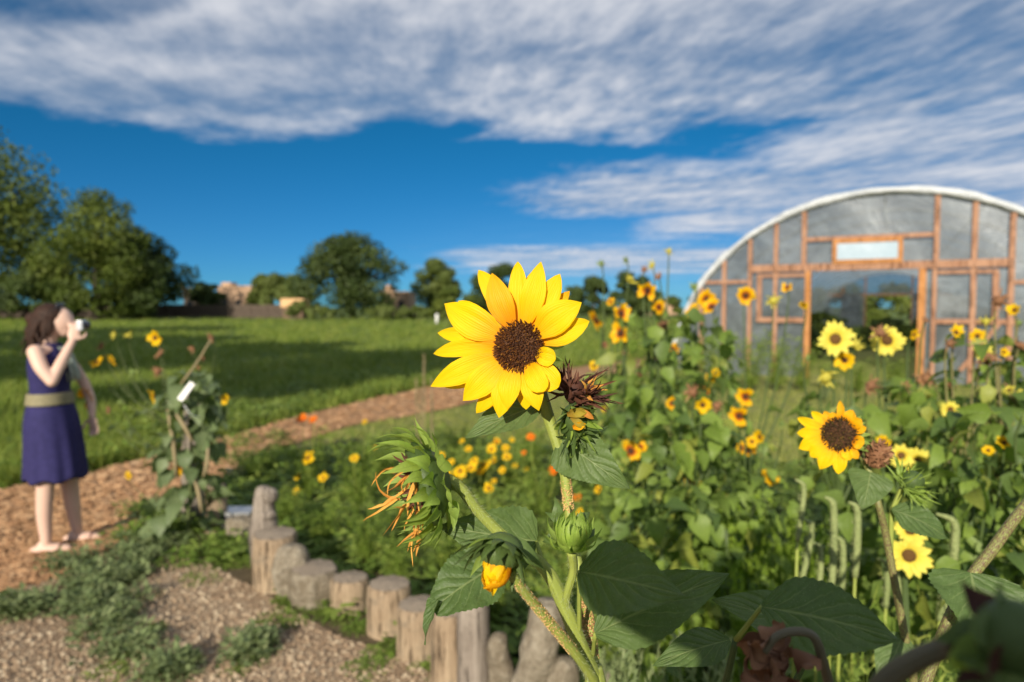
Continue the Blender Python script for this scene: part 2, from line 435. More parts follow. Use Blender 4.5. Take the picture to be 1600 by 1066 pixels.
M_petall = petal_mat('petal_lemon', (0.80, 0.74, 0.13), (0.78, 0.60, 0.03))
M_marig = petal_mat('petal_marigold', (0.80, 0.22, 0.006), (0.70, 0.14, 0.005))

def plain(name, c, rough=0.7, scale=8.0, var=0.35, bstr=0.3, bdist=0.01, c2=None, detail=4, stretch=(1, 1, 1), trans=0.0, metal=0.0, spec=0.35, obj=True, alpha=None):
    m, b = new_mat(name)
    tco = b.n('TexCoord'); mp = b.n('Mapping', {'Vector': tco.outputs['Object']}); mp.inputs['Scale'].default_value = stretch
    vec, u, v, t = puv(b)
    n = b.noise(mp.outputs[0], scale, detail, 0.6)
    oi = b.n('ObjectInfo')
    f = b.m('ADD', b.m('MULTIPLY', n, 0.8), b.m('MULTIPLY', b.m('ADD', t, b.m('MULTIPLY', oi.outputs['Random'], 0.3)), 0.4), clamp=True)
    c2 = c2 or sc3(c, 1 + var)
    col = b.mix(b.ss(f, 0.25, 0.85), sc3(c, 1 - var) if c2 is None else c, c2)
    finish(b, col, rough, n, bstr, bdist, trans, None, spec, metal, alpha)
    return m
M_stem = None
def stem_mat(name, c1, c2, spots=None, amt=0.5):
    m, b = new_mat(name)
    tco = b.n('TexCoord'); vec, u, v, t = puv(b)
    n = b.noise(tco.outputs['Object'], 60, 3); n2 = b.noise(b.xyz(b.m('MULTIPLY', b.m('ABSOLUTE', b.m('SUBTRACT', u, 0.5)), 5.0), b.m('MULTIPLY', v, 32.0), 0.0), 7.0, 4, 0.7)
    col = b.mix(n, c1, c2)
    if spots: col = b.mix(b.m('MULTIPLY', b.m('MULTIPLY', b.ss(n2, 0.42, 0.56), amt), b.ss(v, 0.05, 0.16)), col, spots)
    rid = b.m('SINE', b.m('MULTIPLY', u, 6.2832 * 7))
    finish(b, col, 0.5, b.m('ADD', b.m('MULTIPLY', rid, 0.4), b.noise(tco.outputs['Object'], 500, 2)), 0.4, 0.0008, 0.12, None, 0.35)
    return m
M_stem = stem_mat('stem_green', (0.24, 0.30, 0.055), (0.36, 0.41, 0.09))
M_stemp = stem_mat('stem_speckled', (0.20, 0.24, 0.06), (0.30, 0.30, 0.10), (0.20, 0.07, 0.06), 0.65)
M_stemr = stem_mat('stem_purple', (0.22, 0.27, 0.07), (0.30, 0.33, 0.10), (0.13, 0.055, 0.05), 0.85)
M_stemb = stem_mat('stem_dull', (0.08, 0.11, 0.035), (0.14, 0.17, 0.06))
M_stemd = stem_mat('stem_dark_green', (0.05, 0.09, 0.025), (0.10, 0.14, 0.04))
M_stemdry = stem_mat('stem_dry', (0.28, 0.21, 0.11), (0.36, 0.30, 0.17))
M_stemk = stem_mat('stem_grey_purple', (0.10, 0.085, 0.055), (0.17, 0.15, 0.085))
M_hair = plain('plant_hair', (0.45, 0.50, 0.28), 0.5, trans=0.3)
M_aphid = plain('aphid', (0.22, 0.07, 0.04), 0.45, 400, c2=(0.62, 0.42, 0.16), bstr=0.0)
M_dry = plain('dried_petal', (0.50, 0.20, 0.03), 0.7, 60, c2=(0.75, 0.38, 0.07), bstr=0.5, bdist=0.001, trans=0.2)
M_dead = plain('dead_petal', (0.040, 0.014, 0.010), 0.75, 60, c2=(0.115, 0.042, 0.022), bstr=0.6, bdist=0.001, trans=0.1)
M_deadb = plain('dried_head_brown', (0.17, 0.075, 0.035), 0.8, 40, c2=(0.32, 0.17, 0.085), bstr=0.6, bdist=0.002)
M_floret = None
def floret_mat(name, ramp):
    m, b = new_mat(name); vec, u, v, t = puv(b)
    col = b.ramp(t, ramp)
    finish(b, col, 0.6, spec=0.3); return m
M_floret = floret_mat('disc_florets', [(0.0, (0.045, 0.016, 0.008)), (0.5, (0.15, 0.052, 0.014)), (0.8, (0.28, 0.11, 0.018)), (1.0, (0.55, 0.28, 0.03))])
M_floretg = floret_mat('disc_florets_green', [(0.0, (0.020, 0.014, 0.006)), (0.45, (0.07, 0.038, 0.013)), (0.8, (0.13, 0.12, 0.025)), (1.0, (0.42, 0.22, 0.03))])
M_discs = plain('disc_dark_small', (0.045, 0.018, 0.010), 0.85, 200, c2=(0.14, 0.06, 0.02), bstr=0.8, bdist=0.003)
M_discl = plain('disc_lemon_small', (0.08, 0.035, 0.012), 0.85, 200, c2=(0.26, 0.14, 0.03), bstr=0.8, bdist=0.003)
M_budg = plain('bud_green', (0.13, 0.20, 0.05), 0.6, 80, c2=(0.26, 0.33, 0.09), bstr=0.6, bdist=0.002, trans=0.15)
M_budy = plain('bud_yellow', (0.45, 0.40, 0.05), 0.6, 80, c2=(0.62, 0.55, 0.08), bstr=0.6, bdist=0.002, trans=0.15)

def wood_mat(name, c1, c2, scale=3.0, grain=(1, 1, 0.08), rough=0.8, crack=0.5):
    m, b = new_mat(name)
    tco = b.n('TexCoord'); mp = b.n('Mapping', {'Vector': tco.outputs['Object']}); mp.inputs['Scale'].default_value = grain
    oi = b.n('ObjectInfo')
    n = b.noise(mp.outputs[0], scale * 14, 5, 0.65); n2 = b.noise(tco.outputs['Object'], scale * 1.6, 5, 0.7)
    c1 = sc3(c1, .92)
    col = b.mix(b.ss(b.m('ADD', b.m('MULTIPLY', n, 0.5), b.m('MULTIPLY', n2, 0.5)), 0.3, 0.7), c1, c2)
    cr = b.ss(n, 0.44, 0.36)
    col = b.mix(b.m('MULTIPLY', cr, crack), col, sc3(c1, 0.3))
    col = b.mix(b.m('MULTIPLY', oi.outputs['Random'], 0.25), col, sc3(c2, 0.75))
    st_ = b.ss(b.noise(tco.outputs['Object'], scale * 3.3, 4, 0.7), 0.50, 0.68); col = b.mix(b.m('MULTIPLY', st_, 0.5), col, (0.13, 0.11, 0.085) if crack > .4 else c1)
    finish(b, col, rough, b.m('SUBTRACT', n, b.m('MULTIPLY', cr, 0.8)), 0.9, 0.02, spec=0.2)
    return m
M_log = wood_mat('weathered_log', (0.25, 0.175, 0.11), (0.44, 0.34, 0.23), crack=.75)
M_logg = wood_mat('grey_log', (0.20, 0.165, 0.135), (0.36, 0.31, 0.26))
M_lichen = plain('lichen_log', (0.17, 0.135, 0.09), 0.9, 22, c2=(0.46, 0.41, 0.32), bstr=1.0, bdist=0.05, detail=8)
def cut_mat():
    m, b = new_mat('cut_log_face'); vec, u, v, t = puv(b)
    tco = b.n('TexCoord'); n = b.noise(tco.outputs['Object'], 7, 4); n2 = b.noise(tco.outputs['Object'], 60, 3, 0.7)
    ring = b.m('SINE', b.m('MULTIPLY', b.m('ADD', u, b.m('MULTIPLY', n, 0.02)), 420.0))
    col = b.mix(n, (0.24, 0.19, 0.14), (0.40, 0.335, 0.26))
    col = b.mix(b.m('MULTIPLY', b.ss(ring, 0.2, 0.9), 0.35), col, (0.14, 0.11, 0.09))
    col = b.mix(b.m('MULTIPLY', b.ss(n2, 0.55, 0.7), 0.5), col, (0.12, 0.09, 0.08))
    finish(b, col, 0.9, b.m('ADD', n2, b.m('MULTIPLY', ring, 0.2)), 0.7, 0.006, spec=0.15); return m
M_cut = cut_mat()

def ground_mat(name, stops, scales=(0.6, 6, 60), bstr=0.8, bdist=0.03, rough=0.95, tintmix=0.0):
    m, b = new_mat(name)
    tco = b.n('TexCoord'); P_ = tco.outputs['Object']
    n = b.noise(P_, scales[0], 4); n2 = b.noise(P_, scales[1], 5, 0.65); n3 = b.noise(P_, scales[2], 4, 0.7)
    f = b.m('ADD', b.m('MULTIPLY', n, 0.35), b.m('ADD', b.m('MULTIPLY', n2, 0.35), b.m('MULTIPLY', n3, 0.3)))
    col = b.ramp(f, stops)
    finish(b, col, rough, b.m('ADD', b.m('MULTIPLY', n2, 0.6), b.m('MULTIPLY', n3, 0.4)), bstr, bdist, spec=0.15)
    return m
M_field = ground_mat('field_ground', [(0.36, (0.06, 0.095, 0.02)), (0.5, (0.11, 0.155, 0.035)), (0.64, (0.17, 0.19, 0.06))], (0.12, 1.1, 14), 0.7, 0.08)
M_soil = ground_mat('garden_soil', [(0.36, (0.05, 0.035, 0.022)), (0.5, (0.11, 0.085, 0.05)), (0.66, (0.19, 0.155, 0.095))], (0.8, 6, 50), 0.9, 0.03)
M_path = ground_mat('wood_chip_path', [(0.34, (0.13, 0.068, 0.034)), (0.47, (0.32, 0.185, 0.095)), (0.58, (0.44, 0.27, 0.15)), (0.68, (0.55, 0.38, 0.23))], (0.5, 9, 70), 1.0, 0.03)
M_gravel = ground_mat('gravel_ground', [(0.34, (0.10, 0.062, 0.036)), (0.47, (0.29, 0.205, 0.13)), (0.6, (0.42, 0.32, 0.22)), (0.7, (0.48, 0.40, 0.29))], (0.9, 10, 80), 1.0, 0.02)
M_lawn = ground_mat('lawn_ground', [(0.36, (0.10, 0.13, 0.03)), (0.5, (0.18, 0.20, 0.055)), (0.64, (0.32, 0.27, 0.12))], (0.5, 5, 60), 0.6, 0.02)
def tint_mat(name, ramp, trans=0.2, rough=0.6, root=0.5):
    m, b = new_mat(name); vec, u, v, t = puv(b)
    tco = b.n('TexCoord'); n = b.noise(tco.outputs['Object'], 0.35, 3); n2 = b.noise(tco.outputs['Object'], 2.2, 3)
    f = b.m('ADD', b.m('MULTIPLY', t, 0.5), b.m('ADD', b.m('MULTIPLY', n, 0.35), b.m('MULTIPLY', n2, 0.25)), clamp=True)
    col = b.ramp(f, ramp)
    finish(b, col, rough, trans=trans, tcol=b.mix(1.0, col, (1.3, 1.5, 0.6, 1), 'MULTIPLY'), spec=0.25)
    return m
M_grass = tint_mat('field_grass', [(0.22, (0.10, 0.155, 0.022)), (0.5, (0.18, 0.25, 0.036)), (0.75, (0.28, 0.32, 0.065)), (0.97, (0.36, 0.33, 0.12))])
M_grassl = tint_mat('lawn_grass', [(0.2, (0.13, 0.18, 0.03)), (0.5, (0.25, 0.29, 0.06)), (0.85, (0.40, 0.38, 0.13))])
M_weed = tint_mat('weed_leaf', [(0.2, (0.085, 0.145, 0.022)), (0.55, (0.16, 0.24, 0.040)), (0.9, (0.29, 0.35, 0.085))])
M_weedg = tint_mat('grey_green_weed', [(0.2, (0.11, 0.155, 0.06)), (0.55, (0.19, 0.24, 0.10)), (0.9, (0.30, 0.34, 0.17))])
M_fern = tint_mat('feathery_foliage', [(0.2, (0.085, 0.14, 0.020)), (0.55, (0.17, 0.245, 0.036)), (0.9, (0.34, 0.38, 0.09))], 0.25)
M_fernb = tint_mat('bright_feathery_foliage', [(0.2, (0.13, 0.21, 0.02)), (0.55, (0.22, 0.33, 0.035)), (0.9, (0.34, 0.44, 0.07))], 0.35)
M_chip = tint_mat('wood_chip', [(0.15, (0.17, 0.09, 0.045)), (0.5, (0.38, 0.215, 0.11)), (0.8, (0.52, 0.335, 0.19)), (1.0, (0.70, 0.56, 0.40))], 0.0, 0.85)
M_peb = tint_mat('pebble', [(0.15, (0.12, 0.075, 0.045)), (0.5, (0.34, 0.245, 0.16)), (0.8, (0.49, 0.40, 0.285)), (1.0, (0.62, 0.55, 0.46))], 0.0, 0.85)
def tree_mat(name, ramp): return tint_mat(name, ramp, 0.18, 0.6)
M_tree_d = tree_mat('dark_tree_leaf', [(0.2, (0.024, 0.042, 0.011)), (0.55, (0.050, 0.078, 0.018)), (0.9, (0.095, 0.125, 0.030))])
M_tree_m = tree_mat('mid_tree_leaf', [(0.2, (0.040, 0.066, 0.012)), (0.55, (0.085, 0.118, 0.018)), (0.9, (0.165, 0.19, 0.035))])
M_tree_y = tree_mat('pale_tree_leaf', [(0.2, (0.06, 0.09, 0.020)), (0.55, (0.11, 0.145, 0.032)), (0.9, (0.17, 0.20, 0.06))])
M_bark = wood_mat('bark', (0.05, 0.04, 0.03), (0.11, 0.09, 0.07), 1.0)
M_lumber = wood_mat('red_lumber', (0.30, 0.145, 0.085), (0.46, 0.265, 0.17), 2.0, (1, 1, 0.1), 0.75, 0.3)
M_lumber2 = wood_mat('orange_lumber', (0.40, 0.16, 0.045), (0.54, 0.26, 0.10), 2.0, (1, 1, 0.1), 0.75, 0.3)
M_adobe = plain('adobe', (0.42, 0.27, 0.17), 0.95, 1.5, c2=(0.55, 0.38, 0.26), bstr=0.3, bdist=0.05)
M_glassd = plain('dark_window', (0.03, 0.035, 0.04), 0.15, 2, c2=(0.05, 0.055, 0.06), bstr=0.0)
M_fence = wood_mat('old_fence', (0.060, 0.045, 0.035), (0.12, 0.09, 0.07), 1.0)

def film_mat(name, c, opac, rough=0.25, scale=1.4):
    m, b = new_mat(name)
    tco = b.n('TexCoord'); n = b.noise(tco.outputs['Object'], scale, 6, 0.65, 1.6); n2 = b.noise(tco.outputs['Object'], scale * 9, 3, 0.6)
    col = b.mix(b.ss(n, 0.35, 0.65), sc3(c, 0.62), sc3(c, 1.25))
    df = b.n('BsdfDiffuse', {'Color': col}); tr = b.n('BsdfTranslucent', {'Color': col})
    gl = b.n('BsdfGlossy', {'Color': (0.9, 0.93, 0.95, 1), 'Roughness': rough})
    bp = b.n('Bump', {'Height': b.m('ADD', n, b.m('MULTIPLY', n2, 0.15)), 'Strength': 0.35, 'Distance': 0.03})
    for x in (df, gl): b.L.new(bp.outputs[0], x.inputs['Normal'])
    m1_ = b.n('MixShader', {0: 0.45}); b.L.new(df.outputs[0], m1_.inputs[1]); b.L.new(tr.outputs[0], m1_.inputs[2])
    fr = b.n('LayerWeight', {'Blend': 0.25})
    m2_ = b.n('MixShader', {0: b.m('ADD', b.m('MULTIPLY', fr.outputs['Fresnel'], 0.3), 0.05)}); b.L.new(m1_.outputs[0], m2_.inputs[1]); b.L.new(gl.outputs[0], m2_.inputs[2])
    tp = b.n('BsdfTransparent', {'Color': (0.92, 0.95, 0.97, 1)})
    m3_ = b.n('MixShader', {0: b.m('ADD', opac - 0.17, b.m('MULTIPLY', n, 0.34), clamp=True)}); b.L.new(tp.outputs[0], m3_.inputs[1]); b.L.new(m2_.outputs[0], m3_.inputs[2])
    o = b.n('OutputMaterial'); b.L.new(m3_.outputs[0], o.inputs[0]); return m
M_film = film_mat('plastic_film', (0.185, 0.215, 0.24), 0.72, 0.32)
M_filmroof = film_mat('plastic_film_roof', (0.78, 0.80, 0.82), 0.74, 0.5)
M_filmedge = plain('gathered_film_edge', (0.42, 0.45, 0.48), 0.35, 4, c2=(0.74, 0.76, 0.78), bstr=1.0, bdist=0.08, detail=6)
M_pane = plain('bright_window_film', (0.34, 0.44, 0.52), 0.12, 2, c2=(0.56, 0.64, 0.72), bstr=0.05, spec=0.8)
M_white = plain('white_sheet', (0.75, 0.75, 0.72), 0.6, 3, c2=(0.85, 0.85, 0.82))
M_metal = plain('galvanised_pipe', (0.5, 0.5, 0.5), 0.4, 5, c2=(0.6, 0.6, 0.6), metal=0.8)

# ------------------------------------------------------------------ the ground
def sheet(name, poly, z, mat, cell=None, jit=0.0, label=None):
    me = bpy.data.meshes.new(name)
    pts = [(p[0], p[1], z) for p in poly]
    me.from_pydata(pts, [], [list(range(len(pts)))]); me.update()
    o = link(name, me, mat); o['kind'] = 'structure'
    if label: o['label'] = label
    return o
sheet('ground', [(-1500, -300), (1500, -300), (1500, 2500), (-1500, 2500)], 0.0, M_field)

def smoothpoly(pts, m=6, jit=0.05, closed=True, seed=1):
    r2 = np.random.default_rng(seed); out = []
    n = len(pts); P_ = [np.array(p, float) for p in pts]
    for i in range(n):
        a, b_, c, d = P_[(i - 1) % n], P_[i], P_[(i + 1) % n], P_[(i + 2) % n]
        for k in range(m):
            t = k / m
            q = 0.5 * ((2 * b_) + (-a + c) * t + (2 * a - 5 * b_ + 4 * c - d) * t * t + (-a + 3 * b_ - 3 * c + d) * t ** 3)
            out.append(q + (r2.random(2) - 0.5) * jit)
    return out
UP = [(-9, 4.6), (-6.2, 5.3), (-4.5, 5.96), (-3.9, 7.1), (-3.6, 8.2), (-3.06, 10.2), (-1.96, 13.1), (-1.1, 14.6), (1.7, 18.2), (3.7, 21), (8, 26)]
LO = [(9, 24), (6, 21), (2.5, 16.5), (0, 12.8), (-1, 10.8), (-2.1, 9.3), (-2.5, 8.2), (-2.76, 7.36), (-2.75, 6.4), (-2.5, 4.9), (-2.62, 4.3), (-2.85, 3.8), (-4, 3.2), (-9, 3.0)]
upx = np.array([p[0] for p in UP]); upy = np.array([p[1] for p in UP])
lox = np.array([p[0] for p in LO if p[1] >= 8][::-1]); loy = np.array([p[1] for p in LO if p[1] >= 8][::-1])
# garden soil, lawn, gravel, path: each a few millimetres above the one below
sheet('lawn', smoothpoly([(-2.6, 7.2), (-2.2, 9.2), (-1, 10.8), (0, 12.8), (2.5, 16.6), (6, 21), (9, 24.2), (24, 24), (22, 5), (6, 4.6), (0, 5.6)], 5, 0.08, seed=3), 0.004, M_lawn)
sheet('garden_soil', smoothpoly([(-2.9, 7.6), (-1.2, 8.6), (0.8, 7.6), (2.6, 7.0), (6, 7.4), (9, 8), (9, -2), (0, -2), (-0.1, 2.4), (-0.9, 3.2), (-1.8, 4.1), (-2.5, 5.2)], 5, 0.05, seed=4), 0.008, M_soil)
sheet('gravel', smoothpoly([(-9, 3.6), (-5, 4.2), (-3.3, 4.5), (-2.5, 4.9), (-1.9, 4.2), (-1.55, 3.9), (-0.9, 3.3), (-0.4, 3.0), (-0.15, 2.5), (0.0, 1.0), (-0.3, -2), (-9, -2)], 5, 0.06, seed=5), 0.012, M_gravel)
sheet('path', smoothpoly(UP + LO, 4, 0.08, seed=6), 0.016, M_path)

def in_poly(x, y, poly):
    inside = np.zeros(len(x), bool); n = len(poly); j = n - 1
    for i in range(n):
        xi, yi = poly[i]; xj, yj = poly[j]
        c = ((yi > y) != (yj > y)) & (x < (xj - xi) * (y - yi) / (yj - yi + 1e-12) + xi)
        inside ^= c; j = i
    return inside
def stuff(name, V, Fc, At, mat, label, cat, smooth=False):
    me = np_mesh(name, V, Fc, At, smooth); o = link(name, me, mat)
    tag(o, label, cat, kind='stuff'); return o

# grass clump proto: blades leaning apart
def clump(nb, h, wd, spread, seed=0, seg=2):
    r2 = np.random.default_rng(seed); V = []; Fc = []; At = []
    for k in range(nb):
        a = r2.random() * 6.283; bx, by = (r2.random(2) - 0.5) * spread
        le = (0.25 + 0.6 * r2.random()) * h; hh = h * (0.55 + 0.45 * r2.random())
        cx, cy = math.cos(a), math.sin(a); i0 = len(V)
        for s_ in range(seg + 1):
            q = s_ / seg; ww = wd * (1 - q * 0.96) / 2
            x = bx + cx * le * q * q; y = by + cy * le * q * q; z = hh * q
            V += [(x - cy * ww, y + cx * ww, z), (x + cy * ww, y - cx * ww, z)]; At += [(0, q, 0)] * 2
        for s_ in range(seg): Fc.append([i0 + 2 * s_, i0 + 2 * s_ + 1, i0 + 2 * s_ + 3, i0 + 2 * s_ + 2])
    return np.array(V, float), np.array(Fc), np.array(At, float)
def cam_sample(n, d0, d1, x_lo=-0.85, x_hi=0.85, p=1.0):
    u = rng.random(n)
    d = (d0 ** (-p) + u * (d1 ** (-p) - d0 ** (-p))) ** (-1 / p) if p else d0 + u * (d1 - d0)
    x = d * (x_lo + rng.random(n) * (x_hi - x_lo)); return x, d

# field grass
Vp, Fp, Ap = clump(6, 1.0, 0.055, 0.5, 3)
x, d = cam_sample(60000, 5.0, 95, -0.9, 0.55, 0.7)
ok = d > np.interp(x, upx, upy) + 0.05
x, d = x[ok], d[ok]; n = len(x)
patch = 0.45 + 0.55 * np.sin(x * 0.9 + np.sin(d * 0.5) * 1.5) * np.sin(d * 0.35 + 1)
hgt = (0.13 + 0.16 * rng.random(n)) * (0.7 + 0.6 * patch) * (1 + np.clip((d - 15) / 50, 0, 0.8))
sc_ = np.stack([hgt * (0.9 + d / 40), hgt * (0.9 + d / 40), hgt], 1)
V, Fc, At = scatter(Vp, Fp, np.stack([x, d, np.zeros(n)], 1), rng.random(n) * 6.28, sc_, None, rng.random(n), Ap)
stuff('field_grass', V, Fc, At, M_grass, 'tall green pasture grass filling the field beyond the path', 'grass')
# broader weeds along the near field edge
def leafpile(nl, rad, h, ll, seed=0, droop=0.3):
    r2 = np.random.default_rng(seed); V = []; Fc = []; At = []
    for k in range(nl):
        a = r2.random() * 6.283; rr = rad * math.sqrt(r2.random()); zz = h * r2.random() * (1 - 0.5 * (rr / rad) ** 2)
        p = np.array([rr * math.cos(a), rr * math.sin(a), zz]); yaw = a + (r2.random() - 0.5) * 2
        dd = np.array([math.cos(yaw), math.sin(yaw), (r2.random() - droop) * 0.9]); dd = nrm(dd)
        sdv = nrm(np.cross(dd, (0.2 * (r2.random() - 0.5), 0.2, 1))); L = ll * (0.6 + 0.8 * r2.random()); i0 = len(V)
        V += [p, p + dd * L * 0.45 + sdv * L * 0.26, p + dd * L, p + dd * L * 0.45 - sdv * L * 0.26]
        At += [(0, 0.5, 0)] * 4; Fc.append([i0, i0 + 1, i0 + 2, i0 + 3])
    return np.array(V, float), np.array(Fc), np.array(At, float)
LP = [leafpile(46, 0.5, 0.45, 0.19, s) for s in range(4)]
def weeds(name, x, y, s, mat, label, hz=1.0, cat='weeds', z=0.0):
    G = Geo()
    idx = np.arange(len(x)) % 4
    for k in range(4):
        q = idx == k; n = q.sum()
        if not n: continue
        Vp, Fp, Ap = LP[k]
        sc_ = np.stack([s[q], s[q], s[q] * hz], 1)
        V, Fc, At = scatter(Vp, Fp, np.stack([x[q], y[q], np.full(n, z)], 1), rng.random(n) * 6.28, sc_, None, rng.random(n), Ap)
        G.add(V, Fc, At)
    V, Fc, At = G.arrays()
    return stuff(name, V, Fc, At, mat, label, cat)
e = np.concatenate([np.linspace(0, len(UP) - 1.001, 700)]); ei = e.astype(int); ef = e - ei
ex = upx[ei] * (1 - ef) + upx[np.minimum(ei + 1, len(UP) - 1)] * ef; ey = upy[ei] * (1 - ef) + upy[np.minimum(ei + 1, len(UP) - 1)] * ef
off = rng.random(700) ** 1.5 * 2.2 + 0.15
weeds('field_edge_weeds', ex - off * 0.75, ey + off, 0.20 + 0.28 * rng.random(700), M_weed, 'leafy green weeds along the far side of the wood chip path', 1.0)
xx, dd_ = cam_sample(1300, 9, 60, -0.85, 0.35, 0.6); ok = dd_ > np.interp(xx, upx, upy) + 1.0
weeds('pasture_weeds', xx[ok], dd_[ok], (0.2 + 0.25 * rng.random(ok.sum())) * (1 + dd_[ok] / 60), M_weed, 'taller green weeds scattered through the pasture grass', 0.8)
# lawn grass
Vp, Fp, Ap = clump(5, 1.0, 0.10, 0.9, 5)
x, d = cam_sample(26000, 4.5, 22, -0.3, 0.95, 0.3)
ok = (d < np.interp(x, lox, loy) - 0.1) & ((d > 6.3) | (x > 3))
x, d = x[ok], d[ok]; n = len(x); hh = 0.035 + 0.05 * rng.random(n)
V, Fc, At = scatter(Vp, Fp, np.stack([x, d, np.full(n, 0.004)], 1), rng.random(n) * 6.28, np.stack([hh * 1.2, hh * 1.2, hh], 1), None, rng.random(n), Ap)
stuff('lawn_grass', V, Fc, At, M_grassl, 'short yellowish lawn grass between the flower beds and the greenhouse', 'grass')

# wood chips on the path
Vc = np.array([(-0.5, -0.18, 0), (0.5, -0.14, 0.05), (0.45, 0.2, 0), (-0.42, 0.15, 0.06), (-0.5, -0.18, -0.12), (0.5, -0.14, -0.07), (0.45, 0.2, -0.12), (-0.42, 0.15, -0.06)])
Fcb = np.array([[0, 1, 2, 3], [0, 4, 5, 1], [1, 5, 6, 2], [2, 6, 7, 3], [3, 7, 4, 0]])
PATHP = smoothpoly(UP + LO, 4, 0.0, seed=6)
x, d = cam_sample(60000, 3.2, 16, -0.9, 0.2, 1.2)
ok = in_poly(x, d, PATHP); x, d = x[ok][:26000], d[ok][:26000]; n = len(x)
sz = (0.018 + 0.045 * rng.random(n) ** 2) * (1 + d / 14)
V, Fc, At = scatter(Vc, Fcb, np.stack([x, d, 0.022 + 0.012 * rng.random(n)], 1), rng.random(n) * 6.28, np.stack([sz, sz * (0.7 + 0.8 * rng.random(n)), sz], 1), (rng.random(n) - 0.5) * 1.2, rng.random(n))
stuff('wood_chips', V, Fc, At, M_chip, 'reddish brown wood chips covering the curved path', 'wood chips')
# gravel
Vo = np.array([(1, 0, 0), (0, 0.8, 0), (-0.9, 0.1, 0), (0, -0.75, 0.05), (0.1, 0.05, 0.6), (0, 0, -0.5)])
Fo = np.array([[0, 1, 4], [1, 2, 4], [2, 3, 4], [3, 0, 4], [1, 0, 5], [2, 1, 5], [3, 2, 5], [0, 3, 5]])
GRP = [(-9, 3.6), (-5, 4.2), (-3.3, 4.5), (-2.5, 4.9), (-1.9, 4.2), (-1.55, 3.9), (-0.9, 3.3), (-0.4, 3.0), (-0.15, 2.5), (0.0, 1.0), (-9, 1.0)]
x, d = cam_sample(60000, 2.3, 5.2, -0.95, 0.1, 0.8)
ok = in_poly(x, d, GRP); x, d = x[ok][:30000], d[ok][:30000]; n = len(x)
sz = 0.004 + 0.015 * rng.random(n) ** 4
V, Fc, At = scatter(Vo, Fo, np.stack([x, d, 0.013 + sz * 0.2], 1), rng.random(n) * 6.28, np.stack([sz, sz * (0.6 + 0.6 * rng.random(n)), sz], 1), None, rng.random(n))
stuff('gravel_stones', V, Fc, At, M_peb, 'pinkish tan gravel and litter on the bare ground left of the log row', 'gravel')
# weeds on the gravel, traced from the photograph's patches
def patch_weeds(name, spots, nper, mat, label, s0=0.10, hz=0.7):
    X = []; Y = []; S = []
    for (px, py, r) in spots:
        g = gnd(px, py)
        for k in range(nper):
            a = random.random() * 6.28; q = r * math.sqrt(random.random())
            X.append(g.x + q * math.cos(a)); Y.append(g.y + q * math.sin(a) * 1.0); S.append(s0 * (0.6 + 0.9 * random.random()))
    return weeds(name, np.array(X), np.array(Y), np.array(S), mat, label, hz)
patch_weeds('low_weeds', [(160, 900, 0.17), (205, 868, 0.16), (128, 945, 0.15), (180, 955, 0.15), (215, 885, 0.10), (50, 955, 0.08), (105, 890, 0.10), (195, 1020, 0.12), (165, 985, 0.12), (395, 1025, 0.09), (15, 962, 0.07), (262, 1062, 0.10), (140, 925, .12), (185, 915, .12)], 26, M_weedg, 'grey green leafy weeds creeping over the gravel beside the path', 0.135, 1.5)
patch_weeds('bright_weeds', [(215, 1045, 0.13), (470, 970, 0.10), (500, 950, 0.10), (575, 1050, 0.10), (590, 1030, 0.07), (335, 905, 0.18), (310, 880, 0.16), (240, 985, 0.07), (360, 885, 0.12), (560, 985, 0.06), (640, 1010, 0.05), (430, 975, 0.1), (700, 1062, 0.06), (170, 1050, 0.10), (370, 1050, 0.09), (395, 1012, .07), (545, 962, .05), (625, 1008, .05), (665, 1045, .05), (525, 968, .06), (450, 945, .05)], 17, M_weed, 'small bright green weeds at the foot of the log row', 0.075, 0.8)
# dense low ground cover in the bed
GP = [(-2.6, 7.2), (-1.2, 8.4), (0.8, 7.4), (2.6, 6.9), (6.4, 7.3), (6.4, 1.3), (0.3, 1.3), (0.05, 2.7), (-0.8, 3.45), (-1.6, 4.2), (-2.3, 5.2)]
x = rng.random(5200) * 9 - 2.6; d = 1.3 + rng.random(5200) * 7; ok = in_poly(x, d, GP); x, d = x[ok], d[ok]
weeds('bed_ground_cover', x, d, 0.16 + 0.22 * rng.random(len(x)), M_weed, 'mixed low green plants carpeting the flower bed', 0.75, 'ground cover', 0.008)

